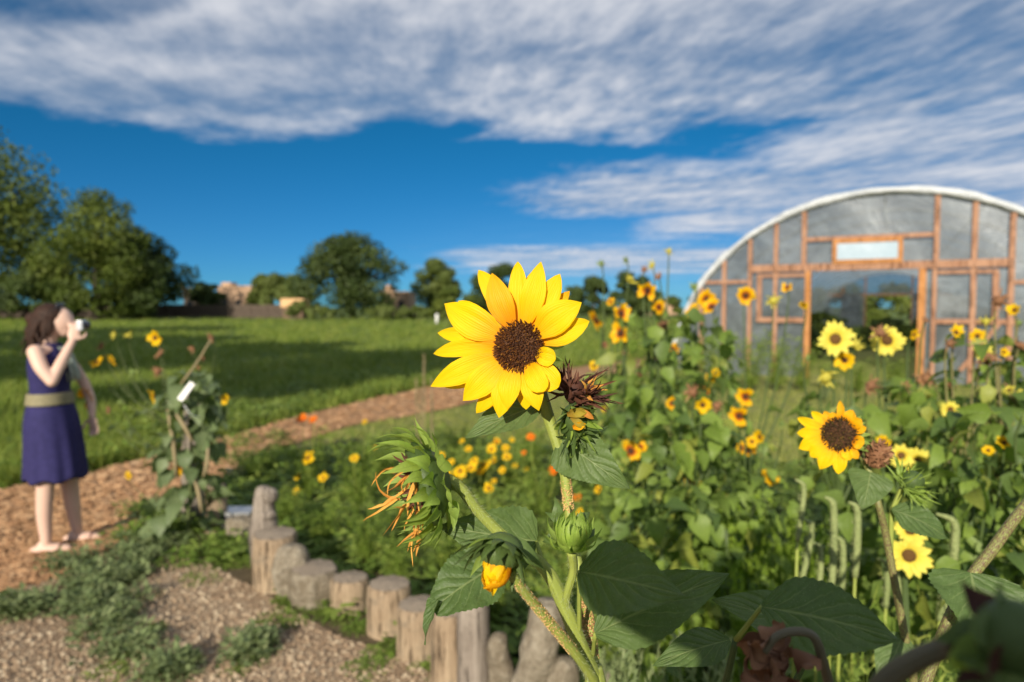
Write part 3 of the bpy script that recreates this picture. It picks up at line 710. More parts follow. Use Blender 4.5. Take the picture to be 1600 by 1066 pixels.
# ------------------------------------------------------------------ trees
def tree(name, px, py_top, width_px, dist, mat, label, trunk_h=0.22, nclump=60, leaf=0.42, nleaf=6500, seed=0, py_base=None, low=0.05, group=None, cat='tree', squash=1.0, pos=None, height=None, crown_w=None, split=False, shell=0.62):
    r2 = np.random.default_rng(seed)
    if pos is None:
        g = horiz(px, dist); height = (H + (480 - py_top) / F * dist) * 1.10; crown_w = width_px / F * dist * 1.10
    else: g = Vector(pos)
    root = empty(name, g, label, cat, group)
    ch = height * (1 - low); cz = height * low + ch / 2
    rx = crown_w / 2
    # clumps over an uneven ellipsoid
    cl = []
    for k in range(nclump):
        v = r2.normal(size=3); v /= np.linalg.norm(v)
        rr = shell + 0.26 * r2.random() if k % 5 else 0.5 * r2.random()
        zf = v[2] * 0.5 + 0.5
        wid = (0.72 + 0.38 * math.sin(math.pi * min(1, zf * 0.9 + 0.18))) * squash
        cr = (0.19 + 0.17 * r2.random())
        cl.append((v[0] * rx * rr * wid * 0.95, v[1] * rx * rr * wid * 0.9, cz + v[2] * ch / 2 * min(0.80, rr) - ch * 0.03, cr))
    cl = np.array(cl); scale_c = (rx + ch / 2) / 2
    nleaf = int(nleaf * (2.3 if nleaf > 2500 else 1.6)); leaf *= .80; pr_ = cl[:, 3] ** 2; pick = r2.choice(nclump, nleaf, p=pr_ / pr_.sum())
    v = r2.normal(size=(nleaf, 3)); v /= np.linalg.norm(v, axis=1)[:, None]
    rad = cl[pick, 3] * scale_c * (0.50 + 0.52 * r2.random(nleaf) ** 0.8)
    cpos = cl[pick, :3] + v * rad[:, None] * np.array([1.1, 1.1, 0.8])
    nn = v + r2.normal(size=(nleaf, 3)) * 0.6; nn /= np.linalg.norm(nn, axis=1)[:, None]
    t1 = np.cross(nn, r2.normal(size=(nleaf, 3))); t1 /= np.linalg.norm(t1, axis=1)[:, None]; t2 = np.cross(nn, t1)
    L = leaf * (0.5 + r2.random(nleaf))[:, None]
    V = np.stack([cpos - t1 * L * 0.5, cpos + t2 * L * 0.32 + t1 * L * 0.05, cpos + t1 * L * 0.5, cpos - t2 * L * 0.32 + t1 * L * 0.05], 1).reshape(-1, 3)
    Fc = np.arange(nleaf * 4).reshape(-1, 4)
    tint = np.repeat(np.clip(0.5 + 0.35 * (r2.random(nclump) - 0.5)[pick] * 2 + 0.3 * (r2.random(nleaf) - 0.5), 0, 1), 4)
    At = np.stack([np.zeros(nleaf * 4), np.full(nleaf * 4, 0.5), tint], 1)
    link('crown', np_mesh('crown', V, Fc, At, False), mat, root)
    G = Geo(); th = height * max(low, 0.05) + ch * 0.45; tr = height * 0.028
    G.tube([(0, 0, -0.1), (0.1 * rx * 0.3, 0, th * 0.4), (0, 0, th)], [tr * 1.4, tr, tr * 0.6], 7, 3)
    for k in range(7):
        c = cl[r2.integers(0, nclump)]
        G.tube([(0, 0, th * (0.35 + 0.08 * k)), (c[0] * 0.4, c[1] * 0.4, th * 0.6 + c[2] * 0.25), tuple(c[:3])], [tr * 0.55, tr * 0.35, tr * 0.12], 5, 2)
    link('trunk', G.mesh('trunk'), M_bark, root)
    return root
tree('cottonwood_tree', -25, 212, 245, 90, M_tree_m, 'tall loose pale green tree cut off by the left edge of the photo', nclump=100, leaf=0.6, nleaf=11000, seed=1, low=0.0, shell=0.66)
tree('round_tree', 150, 303, 150, 84, M_tree_m, 'rounded yellow green tree right of the tallest left tree', nclump=60, leaf=0.5, nleaf=8000, seed=2, low=0.0)
tree('dark_tree', 222, 358, 125, 88, M_tree_d, 'dark green wide tree right of the rounded yellow green tree', nclump=60, leaf=0.5, nleaf=8000, seed=3, low=-0.05)
tree('dark_tree', 70, 420, 120, 84, M_tree_d, 'low dark tree in front of the two left trees behind the woman', nclump=40, leaf=0.5, nleaf=5000, seed=4, low=0)
tree('dark_tree', 325, 436, 52, 105, M_tree_d, 'small dark tree between the two pale adobe houses', nclump=30, leaf=0.5, nleaf=3000, seed=5, low=0)
tree('broad_tree', 550, 369, 158, 98, M_tree_d, 'broad dark green tree standing alone behind the middle of the field', nclump=70, leaf=0.5, nleaf=9000, seed=6, low=0.0)
tree('pale_tree', 445, 425, 80, 120, M_tree_y, 'small pale green tree left of the broad dark tree', nclump=30, leaf=0.6, nleaf=3500, seed=7, low=0)
tree('pale_tree', 405, 429, 42, 135, M_tree_m, 'little rounded tree behind the adobe house roof', nclump=20, leaf=0.6, nleaf=2000, seed=8, low=0)
tree('upright_tree', 681, 405, 70, 112, M_tree_y, 'upright yellow green tree left of the big sunflower', nclump=34, leaf=0.55, nleaf=4000, seed=9, low=0.0)
tree('shrub_tree', 708, 445, 58, 100, M_tree_m, 'low bushy tree at the foot of the upright yellow green tree', nclump=20, leaf=0.5, nleaf=2200, seed=10, low=0)
tree('dark_tree', 780, 414, 96, 110, M_tree_d, 'dark tree hidden behind the top of the big sunflower', nclump=36, leaf=0.5, nleaf=4500, seed=11, low=0)
tree('dark_tree', 927, 437, 66, 118, M_tree_d, 'dark round tree just right of the big sunflower', nclump=26, leaf=0.55, nleaf=3000, seed=12, low=0)
tree('dark_tree', 893, 443, 40, 122, M_tree_m, 'small tree touching the right petals of the big sunflower', nclump=20, leaf=0.5, nleaf=2000, seed=13, low=0)
tree('round_tree', 985, 427, 70, 108, M_tree_d, 'grey green tree behind the tall central sunflower buds', nclump=26, leaf=0.5, nleaf=3000, seed=14, low=0)
for k, (px, top, wd, dd, lab) in enumerate([(1030, 458, 70, 130, 'low distant tree left of the greenhouse arch'), (840, 460, 60, 135, 'low distant tree behind the right of the big flower'), (745, 462, 50, 130, 'low distant tree behind the left of the big flower'),
        (1120, 455, 90, 140, 'distant tree hidden behind the left end of the greenhouse'), (630, 466, 40, 125, 'low green tree by the far tan wall'), (480, 465, 46, 112, 'scrubby tree beside the yellow shed')]):
    tree('hedge_tree', px, top, wd, dd, (M_tree_m, M_tree_d)[k % 2], lab, nclump=16, leaf=0.6, nleaf=1500, seed=20 + k, low=0)
for k, (px, top, wd, dd, lab) in enumerate([(1350, 446, 170, 66, 'green bush seen through the far doorway of the greenhouse'), (1420, 445, 110, 90, 'green tree behind the far end of the greenhouse'), (1260, 445, 90, 95, 'green tree behind the far left of the greenhouse')]):
    tree('bush' if k == 0 else 'round_tree', px, top, wd, dd, M_tree_m, lab, nclump=20, leaf=0.45, nleaf=2200, seed=130 + k, low=0)
# trees to the left of the frame whose shadows fall over the field
for k, (x, y, h_, cw, lab) in enumerate([(-9.2, 2.6, 10, 7.0, 'large high crowned tree left of the field nearest the photographer'), (-15.5, 6.0, 10.5, 8.0, 'large high crowned tree left of the field level with the woman'), (-22.5, 11.0, 12, 9, 'large tree left of the field in the middle'), (-33, 20, 15, 12, 'large tree left of the field farthest away'), (-28, 7, 13, 9, 'large tree left of the field in the second row'), (-18.5, -1, 12.5, 8, 'large tree left of the path in the second row')]):
    tree('shade_tree', 0, 0, 0, 0, M_tree_m, lab, nclump=60, leaf=0.62, nleaf=9000, seed=40 + k, low=0.42, pos=(x, y, 0), height=h_, crown_w=cw)

# bushes and yellow flowering weeds along the far fence
for k, (px, top, wd, col_, lab) in enumerate([(465, 470, 44, M_tree_y, 'pale bush in front of the yellow shed'), (605, 474, 70, M_tree_y, 'yellowish bush at the far edge of the field'), (505, 478, 40, M_tree_y, 'small pale bush below the broad dark tree'), (700, 474, 60, M_tree_m, 'bush at the far edge left of the big sunflower'), (960, 470, 60, M_tree_y, 'bush at the far right edge of the field'), (655, 478, 44, M_tree_y, 'yellowish bush beside the tan wall')]):
    tree('bush', px, top, wd, 84, col_, lab, nclump=12, leaf=0.4, nleaf=900, seed=60 + k, low=-0.1, cat='bush')

# ------------------------------------------------------------------ far fence and houses
fr = empty('board_fence', horiz(150, 96), 'long dark board fence along the far side of the field', 'fence')
x0 = horiz(-60, 96).x; x1 = horiz(470, 96).x
npan = 20; bw = (x1 - x0) / npan
G = Geo(); G.box(0.06, bw - 0.06, -0.03, 0.03, 0.05, 1.9); pm = G.mesh('fence_panel', smooth=False); pm.materials.append(M_fence)
G = Geo(); G.box(-0.08, 0.08, -0.08, 0.08, 0, 2.1); qm = G.mesh('post', smooth=False); qm.materials.append(M_fence)
for k in range(npan):
    o = link('fence_panel', pm, None, fr, (x0 + bw * k - fr.location.x, 0, random.random() * 0.1))
    o = link('post', qm, None, fr, (x0 + bw * k - fr.location.x, 0, 0))
def adobe(name, pxa, pxb, pyt, dist, label, wins, depth=8, tower=None):
    a = horiz(pxa, dist); c = horiz(pxb, dist); top = H + (480 - pyt) / F * dist
    root = empty(name, a, label, 'house')
    L = c.x - a.x
    G = Geo(); G.box(0, L, 0, depth, -0.2, top); link('wall', G.mesh('wall', smooth=False), M_adobe, root)
    G = Geo(); G.box(-0.15, L + 0.15, -0.15, depth + 0.15, top, top + 0.3); link('parapet', G.mesh('parapet', smooth=False), M_adobe, root)
    for (u0, u1, z0, z1) in wins:
        G = Geo(); G.box(L * u0, L * u1, -0.06, 0.05, z0, z1); wo = link('window', G.mesh('window', smooth=False), M_glassd, root)
        G = Geo(); G.box(L * u0 - 0.1, L * u1 + 0.1, -0.12, -0.07, z1, z1 + 0.15); link('lintel', G.mesh('lintel', smooth=False), M_bark, wo)
    if tower:
        G = Geo(); G.box(L * tower[0], L * tower[1], 1, 4, top + 0.3, top + tower[2]); link('chimney', G.mesh('chimney', smooth=False), M_adobe, root)
adobe('adobe_house', 287, 306, 452, 130, 'pale adobe house end left of the small dark tree', [(0.3, 0.7, 1.2, 2.6)])
adobe('adobe_house', 340, 402, 449, 135, 'long tan adobe house with dark windows right of the small dark tree', [(0.1, 0.25, 1.5, 3), (0.45, 0.6, 1.5, 3), (0.75, 0.9, 1.5, 3)], tower=(0.05, 0.3, 1.0))
adobe('adobe_house', 596, 640, 458, 118, 'tan adobe wall and house right of the broad dark tree', [(0.2, 0.35, 1.2, 2.6), (0.6, 0.8, 1.2, 2.6)], tower=(0.1, 0.3, 1.4))
adobe('adobe_house', 1000, 1058, 468, 140, 'low tan house far off left of the greenhouse', [(0.2, 0.4, 1, 2.2)])
g = horiz(457, 90)
root = empty('garden_shed', g, 'small shed with a pale orange roof in front of the broad tree', 'shed')
G = Geo(); G.box(-1.3, 1.3, 0, 2.2, 0, 1.6); link('wall', G.mesh('wall', smooth=False), plain('shed_wall', (0.14, 0.09, 0.06), 0.9), root)
G = Geo(); G.box(-1.5, 1.5, -0.2, 2.4, 1.605, 2.75); link('roof', G.mesh('roof', smooth=False), plain('shed_roof', (0.60, 0.36, 0.17), 0.8, c2=(0.7, 0.45, 0.24)), root)
G = Geo(); G.box(-0.35, 0.35, -0.03, -0.004, 0, 1.45); link('door', G.mesh('door', smooth=False), M_fence, root)
g = gnd(688, 500); G = Geo(); G.tube([(0, 0, 0), (0.02, 0, 1.0)], 0.13, 8)
G.tube([(0, 0, 0.7), (0, 0, 0.78)], 0.15, 8)
o = link('pipe_post', G.mesh('pipe_post'), M_white, None, (horiz(703, 62).x - 1.2, 62, 0)); tag(o, 'short pale post standing in the far field left of the big sunflower', 'post')

# ------------------------------------------------------------------ greenhouse
WA = R(29)
Wd = Vector((math.cos(WA), -math.sin(WA), 0)); Wn = Vector((math.sin(WA), math.cos(WA), 0))
hscale = 0.95
Dc = 15.9 * hscale
cpt = horiz(1350, Dc)
W0 = cpt + Wd * 0.35
def wall_pt(px, py):
    r = ray(px, py); t = (W0 - CAM).dot(Wn) / r.dot(Wn); p = CAM + r * t - W0
    return p.dot(Wd), p.z + H - H + 0.0 if False else (CAM + r * t).z
gh = empty('greenhouse', W0, 'plastic covered hoop greenhouse with a red lumber end wall and open doorway', 'greenhouse')
gh.rotation_euler = (0, 0, -WA)
GA, GB, GL = 4.62, 4.15, 40.0
def arch(th, a=GA, bb=GB): return (a * math.cos(th), bb * math.sin(th))
def arch_z(x): return GB * math.sqrt(max(0, 1 - (x / GA) ** 2))
ths = np.linspace(0, math.pi, 37)
# roof film with sag between hoops
G = Geo(); V = []; At = []
ny = 57
for j in range(ny):
    y = 0.02 + (GL - 0.04) * j / (ny - 1); sag = 0.035 * abs(math.sin(math.pi * j / 4))
    for th in ths:
        x, z = arch(th, GA - sag, GB - sag); V.append((x, y, z)); At.append((0, 0, 0))
k = len(ths); Fc = [[j * k + i, j * k + i + 1, (j + 1) * k + i + 1, (j + 1) * k + i] for j in range(ny - 1) for i in range(k - 1)]
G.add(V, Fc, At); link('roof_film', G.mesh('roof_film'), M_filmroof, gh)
for j in range(15):
    y = 0.06 + (GL - 0.12) * j / 14
    G = Geo(); G.tube([(x * 0.985, 0, z * 0.985) for x, z in (arch(t) for t in ths)], 0.03, 6)
    if j == 0: hm = G.mesh('hoop'); hm.materials.append(M_metal)
    link('hoop', hm, None, gh, (0, y, 0))
for x in (-1.8, 0, 1.8):
    G = Geo(); z = arch_z(x) - 0.12; G.tube([(x, 0.1, z), (x, GL - 0.1, z)], 0.022, 6); link('purlin', G.mesh('purlin'), M_metal, gh)
# gathered white film edge round the arch
pts = [arch(t) for t in np.linspace(0.02, math.pi - 0.02, 60)]
r_ = [0.036 + 0.042 * math.sin(math.pi * i / 59) + 0.012 * math.sin(i * 1.7) + 0.014 * math.sin(i * 0.55 + 1) + 0.014 * random.random() for i in range(60)]
G = Geo(); G.tube([(x, -0.02 + 0.02 * math.sin(i), z) for i, (x, z) in enumerate(pts)], r_, 8, 2)
link('film_edge', G.mesh('film_edge'), M_filmedge, gh)
def beam(name, xa, za, xb, zb, wid=0.09, y0=-0.05, y1=0.04, mat=None):
    G = Geo(); dxx, dzz = xb - xa, zb - za; L = math.hypot(dxx, dzz); ax, az = dxx / L, dzz / L
    px_, pz_ = -az * wid / 2, ax * wid / 2
    V = []
    for y in (y0, y1):
        for (x, z) in ((xa + px_, za + pz_), (xb + px_, zb + pz_), (xb - px_, zb - pz_), (xa - px_, za - pz_)): V.append((x, y, z))
    G.add(V, [[0, 1, 2, 3], [7, 6, 5, 4], [0, 4, 5, 1], [1, 5, 6, 2], [2, 6, 7, 3], [3, 7, 4, 0]]); 
    return link(name, G.mesh(name, smooth=False), mat or M_lumber, gh)
HZ = wall_pt(1350, 416)[1]
def X(px, py=440): return wall_pt(px, py)[0]
# posts that run to the arch
jl = X(1263); jr = X(1441)
for px in (1097, 1132, 1172, 1212):
    x = X(px); beam('post', x, 0, x, arch_z(x) - 0.1, 0.09)
x = X(1257, 370); beam('post', x, HZ + 0.085, x, arch_z(x) - 0.1, 0.1)
x = X(1464, 360); beam('post', x, HZ + 0.085, x, arch_z(x) - 0.1, 0.1)
x = X(1459, 480); beam('post', x, 0, x, HZ - 0.085, 0.08)
for px in (1521, 1580, 1640, 1690): x = X(px); beam('post', x, 0, x, arch_z(x) - 0.1, 0.1)
# door jambs, header
beam('door_jamb', jl, 0, jl, HZ - 0.085, 0.12, -0.09, 0.03, M_lumber2); beam('door_jamb', jr, 0, jr, HZ - 0.085, 0.14, -0.09, 0.03, M_lumber2)
beam('header', X(1176, 425), HZ, X(1585, 410), HZ, 0.165, -0.083, 0.03, M_lumber)
zt = wall_pt(1350, 371)[1]; beam('top_rail', X(1257, 370) + 0.05, zt, X(1464, 360) - 0.05, zt, 0.09, -0.047, 0.037)
zl = wall_pt(1135, 441)[1]; beam('low_rail', X(1097) + 0.05, zl, X(1172) - 0.05, zl, 0.08, -0.047, 0.037)
zr = wall_pt(1222, 500)[1]
beam('low_rail', X(1183), zr, jl - 0.07, zr, 0.11, -0.056, 0.035); beam('low_rail', X(1462, 505) , zr, X(1590, 505), zr, 0.10, -0.056, 0.035)
zq = HZ - 0.17; beam('panel_rail', X(1183), zq, jl - 0.07, zq, 0.075, -0.053, 0.033); beam('panel_rail', X(1462), zq, X(1560), zq, 0.075, -0.053, 0.033)
x = X(1187); beam('panel_stile', x, zr + 0.06, x, zq - 0.04, 0.11, -0.06, 0.03)
x = X(1556); beam('panel_stile', x, zr + 0.06, x, zq - 0.04, 0.11, -0.06, 0.03)
zs = wall_pt(1640, 440)[1]; beam('low_rail', X(1580) + 0.06, zs, X(1690), zs, 0.08, -0.044, 0.03)
# diagonal prop lower right
beam('brace', X(1500, 570), 0.3, X(1560, 520), 1.3, 0.08, -0.1, -0.062)
# window above the door
wl, wt = wall_pt(1302, 377)[0], wall_pt(1302, 376)[1]; wr_, wb = wall_pt(1411, 373)[0], HZ + 0.1
zwt = wall_pt(1355, 376)[1] + 0.0
wf = beam('window_frame', wl, zwt, wr_, zwt, 0.09, -0.11, -0.048, M_lumber2)
for (xa, za, xb, zb) in ((wl, wb, wr_, wb), (wl + 0.04, wb + 0.046, wl + 0.04, zwt - 0.046), (wr_ - 0.04, wb + 0.046, wr_ - 0.04, zwt - 0.046)):
    o = beam('frame_bar', xa, za, xb, zb, 0.09, -0.108, -0.049, M_lumber2); o.parent = wf
G = Geo(); G.box(wl + 0.085, wr_ - 0.085, -0.095, -0.085, wb + 0.05, zwt - 0.05); o = link('window_pane', G.mesh('window_pane', smooth=False), M_pane, gh)
# end wall film: pieces behind the lumber, between post lines
def film_panel(xa, xb, za, zb_fn, n=14):
    V = []; At = []
    for i in range(n + 1):
        x = xa + (xb - xa) * i / n; zt_ = zb_fn(x)
        for j in range(9):
            z = za + (zt_ - za) * j / 8; V.append((x, 0.055 + 0.012 * math.sin(3.1 * x + 2 * z), z)); At.append((0, 0, 0))
    Fc = [[i * 9 + j, (i + 1) * 9 + j, (i + 1) * 9 + j + 1, i * 9 + j + 1] for i in range(n) for j in range(8)]
    G = Geo(); G.add(V, Fc, At); link('film_panel', G.mesh('film_panel'), M_film, gh)
cuts = [-4.55, X(1097), X(1132), X(1172), X(1212), jl]
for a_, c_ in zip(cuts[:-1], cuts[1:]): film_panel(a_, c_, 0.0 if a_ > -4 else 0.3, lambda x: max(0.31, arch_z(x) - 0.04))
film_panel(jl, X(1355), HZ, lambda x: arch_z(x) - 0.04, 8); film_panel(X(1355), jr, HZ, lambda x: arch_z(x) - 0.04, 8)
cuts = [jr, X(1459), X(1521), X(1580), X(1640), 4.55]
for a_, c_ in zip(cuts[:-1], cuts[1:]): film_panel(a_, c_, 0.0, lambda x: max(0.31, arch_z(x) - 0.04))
# far end wall: open doorway with framed film either side
def fbox(name, a_, c_, y0, y1, z0, z1, mat): G = Geo(); G.box(a_, c_, y0, y1, z0, z1); return link(name, G.mesh(name, smooth=False), mat, gh)
yE = GL - 0.03
def far_panel(xa, xb, za, fn):
    V = []; n = 8
    for i in range(n + 1):
        x = xa + (xb - xa) * i / n
        V += [(x, yE, za), (x, yE, fn(x))]
    G = Geo(); G.add(V, [[2 * i, 2 * i + 2, 2 * i + 3, 2 * i + 1] for i in range(n)]); link('far_film_panel', G.mesh('far_film_panel'), M_film, gh)
far_panel(-4.5, -1.5, 0, lambda x: arch_z(x)); far_panel(1.5, 4.5, 0, lambda x: arch_z(x)); far_panel(-1.5, 1.5, 2.5, lambda x: arch_z(x))
for x in (-3, -1.5, 1.5, 3): fbox('far_post', x - 0.06, x + 0.06, yE - 0.09, yE - 0.01, 0, arch_z(x) - 0.05, M_lumber)
fbox('far_header', -4, 4, yE - 0.18, yE - 0.1, 2.45, 2.6, M_lumber)
fbox('light_patch_sheet', 1.9, 3.0, 16, 16.03, 1.1, 2.1, M_white)  # white sheet added in place of the bright light coming through on the right
fbox('side_curtain', -2.3, -1.3, 26, 26.03, 0.6, 2.4, M_film); fbox('side_curtain', 1.2, 2.2, 26.2, 26.23, 0.6, 2.4, M_film)
# plants growing inside
for k, (x, yy) in enumerate([(-2.6, 6), (-2.4, 14), (-2.6, 22), (2.4, 7), (2.6, 16), (2.4, 26), (-0.2, 12), (0.2, 20), (0.0, 30)]):
    p = W0 + Wd * x + Wn * yy
    tree('tomato_plant', 0, 0, 0, 0, (M_tree_d, M_tree_m)[k % 2], 'dark leafy crop plant inside the greenhouse, ' + ['near left row', 'middle left row', 'far left row', 'near right row', 'middle right row', 'far right row', 'low one near the door', 'low one midway', 'low one at the back'][k],
         nclump=20, leaf=0.18, nleaf=1200, seed=80 + k, low=0, pos=tuple(p), height=(1.5 if k < 6 else 1.0), crown_w=2.6, cat='crop plant', group='crop plants in the greenhouse')

# ------------------------------------------------------------------ logs and stumps edging the bed
def stump(px, pyt, wpx, pyb, label, mat=None, lean=(0, 0), jit=0.05, name='log_stump', top=True, zoff=0.0, dist=None, facet=0.0):
    g = gnd(px, pyb) if dist is None else horiz(px, dist)
    d = g.y; r = wpx / F * d / 2
    g = Vector((g.x, g.y + r * 0.9, 0)) if dist is None else g
    zt_ = H - (pyt - 480) / F * g.y if pyt > 480 else H + (480 - pyt) / F * g.y
    root = empty(name, g, label, 'log')
    mat = mat or M_log
    M = Matrix.Identity(4); seg = 28; prof = [(r * 1.02, -0.12)]
    nz = 12
    r2 = random.Random(int(px * 7 + pyt))
    ph = r2.random() * 6; Vv = []; At = []
    for j in range(nz + 1):
        z = -0.12 + (zt_ + 0.12) * j / nz
        rr0 = r * (1.03 - 0.05 * j / nz + 0.02 * math.sin(j * 1.3 + ph))
        if j == nz: rr0 *= 0.90
        if j == nz - 1: z = zt_ - 0.012; rr0 *= 0.985
        for k in range(seg):
            a = 2 * math.pi * k / seg
            rr = rr0 * (1 + jit * (0.6 * math.sin(2 * a + ph) + 0.4 * math.sin(5 * a + ph * 3) + 0.35 * math.sin(11 * a + ph)) + 0.012 * math.sin(23 * a + ph) * (1 + .5 * math.sin(j)))
            Vv.append((rr * math.cos(a) + lean[0] * z, rr * math.sin(a) + lean[1] * z, z)); At.append((rr, z, 0))
    G = Geo(); G.add(Vv, [[j * seg + k, j * seg + (k + 1) % seg, (j + 1) * seg + (k + 1) % seg, (j + 1) * seg + k] for j in range(nz) for k in range(seg)], At)
    link('bark_side', G.mesh('bark_side'), mat, root)
    rim = np.array(Vv[-seg:]); c = rim.mean(0)
    Vt = []; Att = []; nr = 6
    for q in range(nr + 1):
        f = 1 - q / nr
        for k in range(seg):
            p = c + (rim[k] - c) * f; p[2] = zt_ + 0.012 * (1 - f) + 0.004 * math.sin(k * 2.1 + q) * f + 0.0
            Vt.append(p); Att.append((r * f, k / seg, 0))
    G = Geo(); G.add(Vt, [[q * seg + k, q * seg + (k + 1) % seg, (q + 1) * seg + (k + 1) % seg, (q + 1) * seg + k] for q in range(nr) for k in range(seg)], Att)
    link('cut_face', G.mesh('cut_face'), M_cut, root)
    return root, g, r, zt_
def lumpy(px, pyt, wpx, pyb, label, mat, name='weathered_log', seed=0, cat='log', amp=0.18, hz=None, lean=0.0, depthf=0.9):
    g = gnd(px, pyb); d = g.y; r = wpx / F * d / 2; g = Vector((g.x, g.y + r * 0.8, 0)); zt_ = H - (pyt - 480) / F * g.y
    r2 = np.random.default_rng(seed); V = []; At = []; nu, nv = 28, 20
    k1 = r2.normal(size=(7, 3)) * np.array([5, 5, 5]) * 0.6 / max(r, 0.06) * 0.25; ph = r2.random(7) * 6
    for j in range(nv + 1):
        th = math.pi * j / nv
        for i in range(nu):
            a = 2 * math.pi * i / nu
            s_ = math.sin(th) ** 0.45
            p = np.array([s_ * math.cos(a) * r, s_ * math.sin(a) * r * depthf, (math.cos(th) * 0.5 + 0.5)])
            z = p[2] ** 1.0 * (zt_ + 0.1) - 0.1
            q = np.array([p[0], p[1], z])
            f = 1 + amp * sum(math.sin(k1[m] @ q * 2 + ph[m]) for m in range(7)) / 2.6
            V.append((q[0] * f + lean * z, q[1] * f, z)); At.append((i / nu, j / nv, 0))
    G = Geo(); G.add(V, [[j * nu + i, (j + 1) * nu + i, (j + 1) * nu + (i + 1) % nu, j * nu + (i + 1) % nu] for j in range(nv) for i in range(nu)], At)
    root = empty(name, g, label, cat)
    link('body', G.mesh('body'), mat, root)
    return root, g, r, zt_
root, g, r, zt_ = stump(419, 838, 74, 929, 'thick round log with a flat grey top, farthest of the large cut logs', jit=0.03)
# carved figure-like knot log standing just behind
rt, g2, r2_, z2 = lumpy(408, 762, 42, 900, 'tall knobbly log like a carved head, standing behind the thick round log', M_logg, seed=2, amp=0.10)
G = Geo(); G.ball((0.035, -r2_ * 0.4, z2 - 0.17), (0.055, 0.04, 0.035), 10, 7); G.ball((0.055, -r2_ * 0.5, z2 - 0.05), (0.05, 0.05, 0.05), 10, 7)
link('knot', G.mesh('knot'), M_logg, rt)
lumpy(450, 856, 54, 940, 'pale splintered log with white lichen between the thick log and the weathered stump', M_lichen, seed=3, amp=0.2)
stump(481, 893, 82, 955, 'weathered grey stump with a tilted broken top', M_lichen, jit=0.12)
stump(541, 909, 63, 967, 'short cut log with a reddish rimmed top, left of the roundest stump', jit=0.04)
stump(603, 919, 74, 1002, 'roundest cut stump with a pale tan side and grey top', jit=0.03)
stump(652, 952, 76, 1040, 'cut log with a domed grey top right of the roundest stump', jit=0.04)
stump(700, 962, 62, 1092, 'tan log cut off by the bottom edge beside the leaning grey log', jit=0.04)
stump(738, 935, 52, 1110, 'slim tall grey log darkened on its right side', M_logg, jit=0.06)
lumpy(781, 1000, 42, 1115, 'small white chalky rock between the grey log and the lichen log', M_white if False else M_lichen, 'pale_rock', seed=5, cat='rock')
lumpy(826, 945, 72, 1130, 'broad lichen covered log leaning behind the sunflower stems', M_lichen, seed=6, lean=0.18, amp=0.16)
lumpy(882, 1040, 56, 1135, 'low rounded rock at the bottom edge under the sunflower stems', M_lichen, 'rounded_rock', seed=7, cat='rock')
lumpy(945, 1058, 50, 1150, 'small rock at the bottom edge right of the sunflower stems', M_lichen, 'rounded_rock', seed=8, cat='rock')
# far end of the row, by the post
stump(332, 762, 34, 836, 'short tan log standing beside the flower wrapped post', jit=0.05)
lumpy(366, 812, 54, 852, 'pale yellow rock lying left of the knobbly log', M_lichen, 'pale_rock', seed=9, cat='rock')
g = gnd(352, 838); G = Geo(); G.box(-0.17, 0.15, -0.05, 0.10, 0.0, 0.14); 
o = link('planter_box', G.mesh('planter_box', smooth=False), plain('dark_metal', (0.05, 0.05, 0.055), 0.4, c2=(0.08, 0.08, 0.09), metal=0.5), None, (g.x, g.y + 0.1, 0))
bv = o.modifiers.new('bevel', 'BEVEL'); bv.width = 0.012; bv.segments = 2
tag(o, 'low dark metal box with a shiny rim beside the short tan log', 'box')
G = Geo(); G.box(-0.18, 0.16, -0.06, 0.11, 0.141, 0.155); link('rim', G.mesh('rim', smooth=False), M_metal, o)
# rough post behind the left sunflower with its white card
g = gnd(300, 812)
root = empty('rough_post', g, 'dark rough wooden post wrapped by the left sunflower plant', 'post')
zt_ = H - (600 - 480) / F * g.y
G = Geo(); G.tube([(0, 0, -0.1), (0.01, 0, zt_ * 0.4), (0.03, 0.01, zt_ * 0.8), (0.05, 0.02, zt_)], [0.085, 0.075, 0.07, 0.06], 12, 4)
link('trunk', G.mesh('trunk'), M_logg, root)
cp = at(291, 612, 4.42)
M = Matrix.Rotation(R(30), 4, 'Y') @ Matrix.Rotation(R(-22), 4, 'X') @ Matrix.Rotation(R(-20), 4, 'Z')
G = Geo(); G.box(-0.022, 0.022, -0.003, 0.003, -0.066, 0.066, M=M); G.tube([(-.02, .01, -.09), (0.0, .06, -.16), (.02, .2, -.2)], [.004, .004, .004], 6, 3)
o = link('white_card', G.mesh('white_card', smooth=False), M_white, None, cp)
tag(o, 'small blank white card among the leaves at the top of the rough post', 'card')
# scattered pale stones on the gravel
for k, (px, py, s_, lab) in enumerate([(358, 1045, 0.045, 'pale stone near the bottom edge beside green weeds'), (341, 938, 0.03, 'small light stone right of the grey green weeds'), (252, 928, 0.025, 'light pebble between the two weed patches'), (195, 900, 0.03, 'reddish stone among the leafy weeds')]):
    g = gnd(px, py); G = Geo(); G.ball((0, 0, s_ * 0.35), (s_, s_ * 0.7, s_ * 0.5), 12, 8)
    o = link('stone', G.mesh('stone'), M_peb, None, g); tag(o, lab, 'stone', 'loose stones on the gravel')

